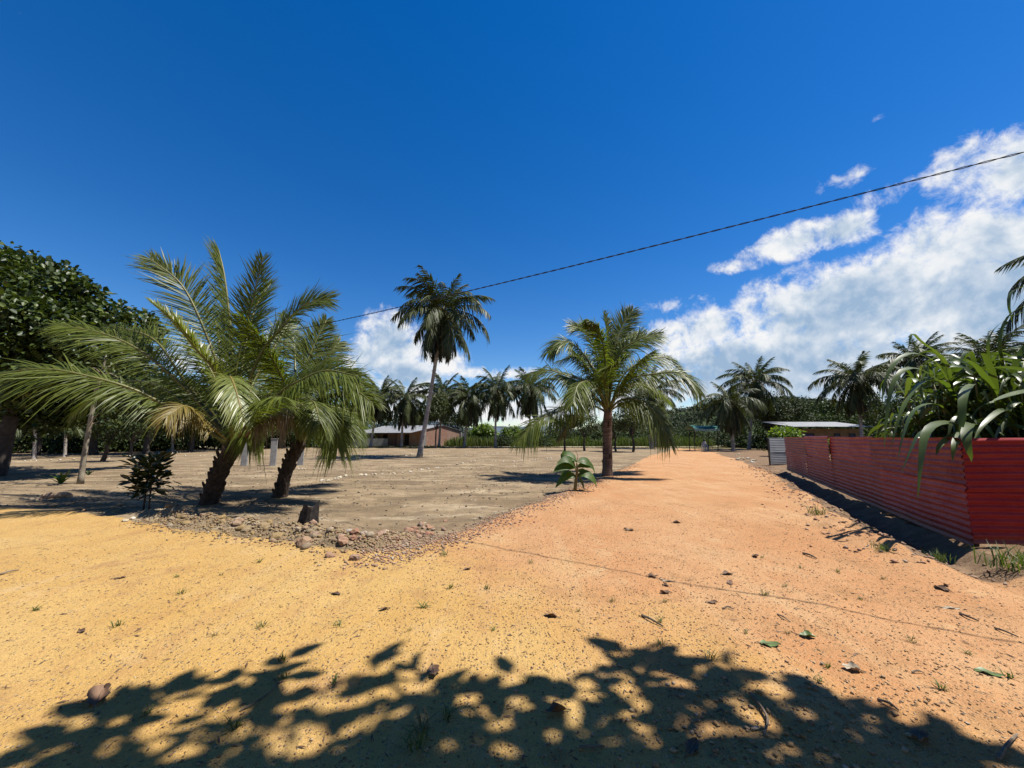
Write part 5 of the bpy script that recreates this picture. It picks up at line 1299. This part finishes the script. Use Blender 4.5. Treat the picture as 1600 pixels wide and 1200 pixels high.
for px, py, r, red, lab in [(477, 838, .115, 0, 'largest yellow boulder of the bank, right below the stump'), (470, 840, .07, 1, 'orange stone touching the yellow boulder below the stump'), (540, 836, .085, 1, 'upright brown stone of the bank right of the stump'), (432, 832, .11, 0, 'big ochre stone of the bank left of the stump'),
                            (603, 840, .07, 2, 'white stone at the right end of the rubble bank'), (556, 864, .06, 1, 'pinkish stone at the lowest point of the bank on the road edge'), (478, 853, .08, 0, 'yellowish stone at the road side of the bank below the boulder'), (518, 851, .06, 1, 'reddish stone low on the road side of the bank'),
                            (75, 779, .14, 1, 'dark round stone at the left end of the bank'), (98, 779, .17, 0, 'large pale yellow stone beside the dark round one'), (196, 814, .07, 2, 'white stone in the frond shadow at the road edge'), (208, 811, .06, 2, 'small white stone in the frond shadow beside another white one'), (365, 702, .12, 1, 'dark clod lying out on the lot left of the pillars')]:
    stone(px, py, r, [STN, STR, STW][red], lab, 'stones of the rubble bank', rg)
path = smooth_path([G(240, 812)[:2].tolist() + [0], G(300, 822)[:2].tolist() + [0], G(370, 832)[:2].tolist() + [0], G(440, 840)[:2].tolist() + [0], G(510, 848)[:2].tolist() + [0], G(570, 853)[:2].tolist() + [0], G(612, 846)[:2].tolist() + [0]], 200)
for k in range(125):
    t = rg.random(); p = path[int(t * 199)]; x = p[0] + rg.gauss(0, .12); y = p[1] + rg.gauss(0.05, .17)
    r = .03 + .05 * rg.random() ** 1.8
    yel = t < .74 + rg.gauss(0, .12)
    stone_at(x, y, r, STN if yel else STR, 'ochre stone lying loose in the rubble bank' if yel else 'reddish stone lying loose at the right end of the rubble bank', 'stones of the rubble bank', rg)
path2 = smooth_path([G(612, 850)[:2].tolist() + [0], G(650, 832)[:2].tolist() + [0], G(690, 808)[:2].tolist() + [0]], 60)
for k in range(24):
    p = path2[int(rg.random() * 59)]; stone_at(p[0] + rg.gauss(0, .15), p[1] + rg.gauss(0, .25), .03 + .04 * rg.random(), STR, 'pinkish stone scattered on the lot just past the bank', 'stones of the rubble bank', rg)
for k in range(16):
    px = 60 + rg.random() * 130; py = 778 + (px - 60) * .17 + rg.gauss(0, 5); stone(px, py, .03 + .05 * rg.random(), STN, 'small ochre stone at the left end of the bank by the sapling', 'stones of the rubble bank', rg)
# white rubble where the road ends at the verge
for k in range(20):
    t = rg.random(); px = 1148 + 34 * t + rg.gauss(0, 3); py = 712 + 11 * t + rg.gauss(0, 1.6); stone(px + rg.gauss(0, 5), py + rg.gauss(0, 1.5), .05 + .13 * rg.random() ** 2, STW, 'white rubble lump on the verge near the end of the road', 'white rubble on the verge', rg)
# rows of pale stones marking out the lots
rows = [((500, 752), (545, 742), (620, 737), (690, 728), (745, 719)), ((745, 719), (800, 720), (850, 717), (880, 714)), ((512, 714), (580, 712), (650, 713), (720, 712), (790, 708), (840, 704)), ((515, 722), (560, 716), (620, 712), (680, 707)),
        ((30, 712), (90, 710), (170, 709), (250, 708), (330, 706)), ((40, 703), (120, 702), (220, 701), (320, 700)), ((30, 720), (100, 718), (180, 716)), ((455, 730), (480, 731), (512, 731)), ((210, 715), (260, 713), (330, 712), (345, 711))]
ROWN = ['row nearest the road across the middle lot', 'row behind the banana plant', 'row crossing behind the tall palm', 'row left of the tall palm', 'row right of the big tree trunk', 'farthest row on the left', 'short row just past the big trunk', 'short row behind the smaller young palm', 'row behind the sapling']
FARST = []
for ri, row in enumerate(rows):
    pr = smooth_path([list(G(*q)[:2]) + [0] for q in row], 300); L = np.linalg.norm(np.diff(pr, axis=0), axis=1).sum()
    n = min(52 if ri else 40, int(L / .42))
    if ri not in (0, 1, 7):
        for k in range(n):
            p = pr[min(299, int((k + rg.random() * .5) / n * 300))]; FARST.append((p[0] + rg.gauss(0, .08), p[1] + rg.gauss(0, .08)))
        continue
    for k in range(n):
        p = pr[min(299, int((k + rg.random() * 1.6) / n * 300))]; stone_at(p[0] + rg.gauss(0, .12), p[1] + rg.gauss(0, .12), rg.uniform(.045, .10), STW, 'pale stone in the ' + ROWN[ri], 'pale stones laid in rows on the lot', rg)

def pebbles(name, x, y, r, mat, label, seed, cat='gravel', sink=.3):
    rg = np.random.default_rng(seed); n = len(x); base = np.array([[1, 0, 0], [-1, 0, 0], [0, 1, 0], [0, -1, 0], [0, 0, .75], [0, 0, -.75]], float)
    tri = np.array([[0, 2, 4], [2, 1, 4], [1, 3, 4], [3, 0, 4], [2, 0, 5], [1, 2, 5], [3, 1, 5], [0, 3, 5]])
    v = base[None] * rg.uniform(.6, 1.25, (n, 6, 1)) + rg.normal(size=(n, 6, 3)) * .15
    a = rg.random(n) * 6.28; c, s_ = np.cos(a), np.sin(a); vx = v[:, :, 0] * c[:, None] - v[:, :, 1] * s_[:, None]; vy = v[:, :, 0] * s_[:, None] + v[:, :, 1] * c[:, None]
    v = np.stack([vx, vy, v[:, :, 2] * .8], -1) * r[:, None, None]
    v += np.stack([x, y, hz(x, y) + r * sink], 1)[:, None]
    F_ = (np.arange(n)[:, None, None] * 6 + tri[None]).reshape(-1, 3)
    return tag(link(name, mesh_np(name, v.reshape(-1, 3), F_, M[mat], True)), label, cat, kind='stuff')
rg2 = np.random.default_rng(77)
fs = np.array(FARST); pebbles('pale_stones', fs[:, 0], fs[:, 1], rg2.uniform(.06, .12, len(fs)), 'stone_w', 'rows of small pale stones on the far part of the lot', 4, 'stones')
n = 40000; rr_ = 1.2 + 9.5 * rg2.random(n) ** 1.25; aa = rg2.uniform(R(-64), R(66), n); x = rr_ * np.sin(aa); y = rr_ * np.cos(aa)
lot, rrt, ysd = zones(x, y); dens = .35 + .65 * (ysd < .3) + .7 * vnoise(x * .8, y * .8, 4); k = (lot < .05) & (rrt < .25) & (rg2.random(n) < dens); x, y = x[k], y[k]
pebbles('gravel', x, y, .0035 + .009 * rg2.random(len(x)) ** 3, 'gravel', 'loose gravel scattered over the dirt road', 5)
# coarser stones at right foreground under the shade and along the road edge
n = 420; g0 = G(1190, 1150); x = rg2.normal(g0[0] + .1, .55, n); y = rg2.normal(g0[1] + .1, .28, n); pebbles('coarse_gravel', x, y, .006 + .017 * rg2.random(n) ** 2, 'gravel', 'coarser gravel in the shaded right foreground', 6)
n = 3400; t = rg2.random(n); p = path[(t * 199).astype(int)]; x = p[:, 0] + rg2.normal(0, .2, n); y = p[:, 1] + rg2.normal(.05, .24, n); pebbles('rubble', x, y, .01 + .022 * rg2.random(n) ** 2, 'stone_y', 'small rubble between the stones of the bank', 7)
ed = LOT_EDGE[8:16]; n = 4200; si = rg2.integers(0, len(ed) - 1, n); tt = rg2.random(n)[:, None]; p = ed[si] * (1 - tt) + ed[si + 1] * tt; pebbles('edge_gravel', p[:, 0] + rg2.normal(.12, .22, n), p[:, 1] + rg2.normal(0, .3, n), .01 + .02 * rg2.random(n) ** 2, 'stone_r', 'reddish gravel spilling along the edge of the road', 8)
n = 1700; sA = rg2.uniform(-1.5, F_LEN + 3, n); dF = rg2.normal(1.0, .4, n); x = F_COR[0] + F_DIR[0] * sA + F_N[0] * dF; y = F_COR[1] + F_DIR[1] * sA + F_N[1] * dF; pebbles('soil_clods', x, y, .010 + .036 * rg2.random(n) ** 3, 'stone_r', 'soil clods and stones along the ditch by the fence', 9)
n = 3000; x = rg2.uniform(-16, 6, n); y = rg2.uniform(6, 24, n); lot, _, _ = zones(x, y); k = lot > .2; x, y = x[k], y[k]; pebbles('lot_clods', x, y, .012 + .035 * rg2.random(len(x)) ** 3, 'clod', 'small clods and litter on the bare lot', 10)

# ------------------------------------------------------------------ fallen leaves, twigs, grass tufts
def fallen_leaf(px, py, L, mat, label, seed, curl=.5, asp=.6, name='fallen_leaf', yaw=None):
    rg = random.Random(seed); g = GP(px, py); n = 9; V = []; F_ = []; L *= .85; ph = rg.random() * 6
    for i in range(n):
        t = i / (n - 1); w = asp * L * .5 * math.sin(math.pi * min(1, .06 + t * .94)) ** .7 * (1 - .25 * t)
        zc = curl * L * .35 * (t - .35) ** 2
        for s_ in (-1, -.5, 0, .5, 1):
            V.append((t * L, s_ * w * (1 + .22 * math.sin(t * 17 + ph + s_)), zc + curl * w * (.9 + .5 * math.sin(t * 6 + ph)) * (s_ * s_ if s_ > 0 else .55 * s_ * s_) + .05 * L * math.sin(t * 9 + s_ * 3 + ph) * abs(s_) + .005))
        if i: F_ += [((i - 1) * 5 + k, (i - 1) * 5 + k + 1, i * 5 + k + 1, i * 5 + k) for k in range(4)]
    root = empty(name, g, rg.random() * 6.28 if yaw is None else yaw); root.rotation_euler[0] = rg.uniform(-.25, .25)
    link('blade', mesh_np('blade', V, F_, mat, True), root)
    mb = MB(); mb.tube(smooth_path([[-.28 * L, .03 * L * rg.uniform(-1, 1), .006], [-.1 * L, 0, .012], [0, 0, curl * L * .043 + .006], [L * .9, 0, curl * L * .1 + .008]], 8), np.linspace(.0035, .0015, 8), 4); mb.build('stalk', M['twig'], root)
    return tag(root, label, 'leaf', 'fallen leaves on the road')
for i, (px, py, L, cu, lab) in enumerate([(150, 1104, .22, 1.1, 'large curled brown leaf at the left in the leaf shadow'), (676, 1042, .17, .5, 'flat brown leaf at the top edge of the foreground shadow'), (884, 1112, .15, 1.4, 'crumpled brown leaf with upright stalk inside the foreground shadow'),
        (518, 928, .13, .4, 'flat purplish brown leaf on the yellow sand left of centre'), (870, 966, .15, .8, 'curled brown leaf in the middle of the sunlit sand'), (606, 952, .10, .9, 'small curled brown leaf on the yellow sand'),
        (1046, 926, .13, 1.3, 'crumpled dark leaf of the cluster on the orange gravel'), (1044, 917, .10, 1.2, 'smaller dark leaf just above the crumpled one on the orange gravel'), (1013, 901, .13, 1.1, 'dark curled leaf on the orange gravel left of the cluster'), (1130, 898, .15, 1.0, 'dark brown leaf on the orange road beyond the cluster'),
        (1142, 914, .14, .4, 'narrow brown leaf on the orange road below another dark leaf'), (1484, 926, .17, .8, 'dark leaf by the tip of the cane shadow'), (1476, 914, .10, 1.2, 'small dark curled leaf just above the one by the cane shadow'), (1106, 942, .11, .8, 'small brown leaf below the cluster on the orange road'),
        (726, 891, .12, .9, 'small brown leaf on the line of the cable shadow'), (990, 830, .2, 1.0, 'dark leaf far along the orange road'), (1052, 817, .18, 1.0, 'dark curled leaf in the middle of the orange road'), (1178, 868, .16, .9, 'brown leaf on the right half of the orange road'),
        (178, 905, .13, .4, 'small dark leaf on the yellow sand at the far left'), (125, 985, .10, .4, 'flat grey brown leaf on the yellow sand at the left'), (1436, 1145, .16, 1.0, 'dark leaf in the shade at the lower right'), (1075, 1180, .14, .8, 'dark leaf in the shade at the bottom')]):
    fallen_leaf(px, py, L, M['dryleaf'], lab, 300 + i, cu)
fallen_leaf(1188, 1006, .17, M['greenleaf'], 'flat fresh green leaf on the sand, left of the two green ones', 401, .25, .62, yaw=-.2)
fallen_leaf(1250, 994, .13, M['greenleaf'], 'folded fresh green leaf on the sand, right of the two green ones', 402, .9, .7, yaw=-.4)
fallen_leaf(1522, 1048, .17, M['greenleaf'], 'pale green leaf lying at the right near the frame edge', 403, .3, .6, yaw=-.6); fallen_leaf(1345, 1050, .12, M['paleleaf'], 'pale crumpled leaf on the sand near the green leaves', 404, 1.1, .8)
fallen_leaf(1470, 950, .18, M['paleleaf'], 'pale narrow dry leaf on the road below the cane shadow', 405, .3, .25); fallen_leaf(1050, 909, .16, M['paleleaf'], 'pale flat leaf above the dark cluster on the orange gravel', 406, .2, .4)

def twig(pts, r, label):
    g = [GP(px, py) for px, py in pts]; b = g[0]; pp = np.array(g) - b; pp[:, 2] += r * 1.0; pp[1:-1, 2] += .012
    mb = MB(); q = smooth_path(pp, 10) if len(pp) > 2 else np.linspace(pp[0], pp[1], 6); mb.tube(q, np.linspace(r, r * .55, len(q)), 6, jitter=.2)
    return tag(mb.build('twig', M['twig'], loc=b), label, 'twig', 'twigs on the road')
for pts, r, lab in [([(1003, 963), (1018, 971), (1036, 980)], .011, 'pale straight stick on the orange gravel'), ([(0, 899), (14, 896), (29, 892)], .012, 'dark stick at the left edge of the yellow road'), ([(1172, 1086), (1188, 1108), (1200, 1130), (1194, 1150)], .010, 'long curved stick in the shaded right foreground'),
        ([(1372, 1095), (1390, 1104), (1405, 1112)], .008, 'dark stick at the edge of the shade on the right'), ([(1255, 866), (1266, 870), (1276, 874)], .014, 'brown stick on the road near the ditch'), ([(375, 1112), (410, 1095), (440, 1066)], .006, 'thin bent twig in the leaf shadow left of centre'),
        ([(1215, 961), (1226, 968), (1233, 972)], .007, 'short dark twig above the green leaves'), ([(1130, 952), (1138, 951), (1146, 953)], .008, 'short twig on the orange road beside the small brown leaf'), ([(1425, 1052), (1435, 1052), (1445, 1053)], .006, 'tiny dark twig right of the pale crumpled leaf'),
        ([(1500, 960), (1515, 968), (1530, 972)], .010, 'dark crooked twig on the right of the road'), ([(1555, 983), (1570, 990), (1592, 997)], .009, 'dark twig close to the right frame edge'), ([(1560, 1190), (1575, 1170), (1590, 1150)], .010, 'slanting stick at the bottom right corner'), ([(905, 1170), (925, 1172), (945, 1168)], .007, 'dark twig inside the shade at the bottom')]:
    twig(pts, r, lab)

def tuft_mesh(seed, n, h, mat, w=.006, spread=.05):
    rg = np.random.default_rng(seed); V = []; F_ = []
    for i in range(n):
        a = rg.random() * 6.28; L = h * rg.uniform(.5, 1.2); d = np.array([math.cos(a), math.sin(a), 0]); s_ = np.array([-math.sin(a), math.cos(a), 0]) * w * .5; o = rg.normal(size=3) * spread * .3; o[2] = 0; ln = rg.uniform(.25, 1.0); b = len(V)
        for t, ww in ((0, .8), (.5, 1), (1, .1)):
            c = o + d * L * ln * t ** 1.5 + np.array([0, 0, L * (t - .45 * ln * t * t)]); V += [c - s_ * ww, c + s_ * ww]
        F_ += [(b, b + 1, b + 3, b + 2), (b + 2, b + 3, b + 5, b + 4)]
    return mesh_np('grass_tuft', V, F_, M[mat])
TF = [tuft_mesh(500 + k, 16, .09, 'grass') for k in range(4)]; TD = [tuft_mesh(510 + k, 14, .08, 'grass_dry') for k in range(2)]
TUFTS = {}
rg = random.Random(3)
def road_side(px, py):
    if py > 1035: return 'by the foreground leaf shadow'
    if px < 620: return 'on the yellow sand'
    if px < 960: return 'on the mid-road sand'
    return 'on the orange road'
for i, (px, py, s) in enumerate([(405, 879, 1.3), (275, 902, 1), (282, 928, 1.2), (345, 899, 1), (183, 978, 1.3), (55, 953, 1.2), (408, 980, 1.3), (528, 978, 1.3), (335, 993, 1), (665, 948, 1.7), (695, 868, 1.8), (705, 918, 1.4), (760, 920, 1.3), (957, 940, 1.2), (1030, 972, 1.1), (1033, 1008, 1.1),
        (1110, 1028, 1.3), (1195, 930, 1.2), (1231, 990, .9), (1295, 1042, 1), (1279, 1065, 1), (1425, 1003, 1), (1226, 917, .9), (1320, 936, .8), (1345, 937, .8), (1580, 1060, 1.2), (1475, 1078, 1.2), (1515, 1022, .9), (825, 1068, 1.1), (522, 1068, 1), (230, 1117, 1), (1250, 888, .9), (1190, 872, .9), (1040, 942, 1),
        (1378, 905, .9), (1308, 893, 1), (830, 880, 1.1), (905, 955, .8), (640, 985, .7), (770, 985, .8), (1165, 990, .7), (440, 1030, 1.4), (372, 1136, 1.6), (660, 1140, 2.0), (650, 1165, 2.2), (700, 1120, 1.5), (445, 1060, 1.1)]):
    g = GP(px, py); o = link('grass_tuft', rg.choice(TD if i % 5 == 3 else TF), None, g, (0, 0, rg.random() * 6.28), (s * .8, s * .8, s * .55))
    TUFTS.setdefault(road_side(px, py), []).append((px, o))
ORD = 'first second third fourth fifth sixth seventh eighth ninth tenth eleventh twelfth thirteenth fourteenth fifteenth sixteenth seventeenth eighteenth'.split()
for where, lst in TUFTS.items():
    for k, (px, o) in enumerate(sorted(lst, key=lambda q: q[0])): tag(o, ORD[k] + ' small grass tuft from the left ' + where, 'grass tuft', 'grass tufts on the road')
BT = tuft_mesh(530, 60, .28, 'grass', .012, .35)
for px, py, s, lab in [(1580, 898, 1.15, 'lush grass clump below the dark red fence return'), (1465, 874, .6, 'small grass clump at the edge of the ditch shadow'), (1380, 852, .55, 'grass clump on the road edge by the ditch'), (1278, 802, .8, 'pale grass tuft on the bank of the ditch'), (1600, 880, 1.0, 'grass clump at the right edge against the fence')]:
    tag(link('grass_clump', BT, None, GP(px, py), (0, 0, px), s), lab, 'grass clump')
n = 2600; rr_ = 1.3 + 9 * rg2.random(n) ** 1.3; aa = rg2.uniform(R(-62), R(64), n); x = rr_ * np.sin(aa); y = rr_ * np.cos(aa); lot, rrt, _ = zones(x, y); k = (lot < .1) & (rrt < .2); x, y = x[k], y[k]; n = len(x)
a = rg2.random(n) * 6.28; L = .008 + .035 * rg2.random(n) ** 3; w = .0022 + .006 * rg2.random(n) ** 3; d = np.stack([np.cos(a), np.sin(a), 0 * a], 1); e = np.stack([-np.sin(a), np.cos(a), 0 * a], 1); b = np.stack([x, y, hz(x, y) + .004], 1)
V = np.stack([b - d * L[:, None], b + e * w[:, None] + [0, 0, .004], b + d * L[:, None] + [0, 0, .004], b - e * w[:, None], b + [0, 0, .007]], 1).reshape(-1, 3); ix = np.arange(n)[:, None, None] * 5
F_ = (ix + np.array([[[0, 3, 4], [3, 2, 4], [2, 1, 4], [1, 0, 4]]])).reshape(-1, 3)
tag(link('dry_litter', mesh_np('dry_litter', V, F_, M['dryleaf'])), 'scattered bits of dry litter on the dirt road', 'litter', kind='stuff')
n = 11000; x = rg2.uniform(-20, 9, n); y = 6 + 26 * rg2.random(n) ** 1.3; lot, _, _ = zones(x, y); k = (lot > .15) & (rg2.random(n) < .35 + 1.3 * fbm(x * .5, y * .9, 3, 88)); x, y = x[k], y[k]; n = len(x)
a = rg2.random(n) * 6.28; L = .02 + .07 * rg2.random(n) ** 2; w = .006 + .014 * rg2.random(n) ** 2; d = np.stack([np.cos(a), np.sin(a), 0 * a], 1); e = np.stack([-np.sin(a), np.cos(a), 0 * a], 1); b = np.stack([x, y, hz(x, y) + .006], 1)
V = np.stack([b - d * L[:, None], b + e * w[:, None] + [0, 0, .008], b + d * L[:, None] + [0, 0, .006], b - e * w[:, None], b + [0, 0, .014]], 1).reshape(-1, 3); ix = np.arange(n)[:, None, None] * 5
F_ = (ix + np.array([[[0, 3, 4], [3, 2, 4], [2, 1, 4], [1, 0, 4]]])).reshape(-1, 3)
tag(link('lot_litter', mesh_np('lot_litter', V, F_, M['straw'])), 'dry straw and leaf litter strewn over the bare lot', 'litter', kind='stuff')
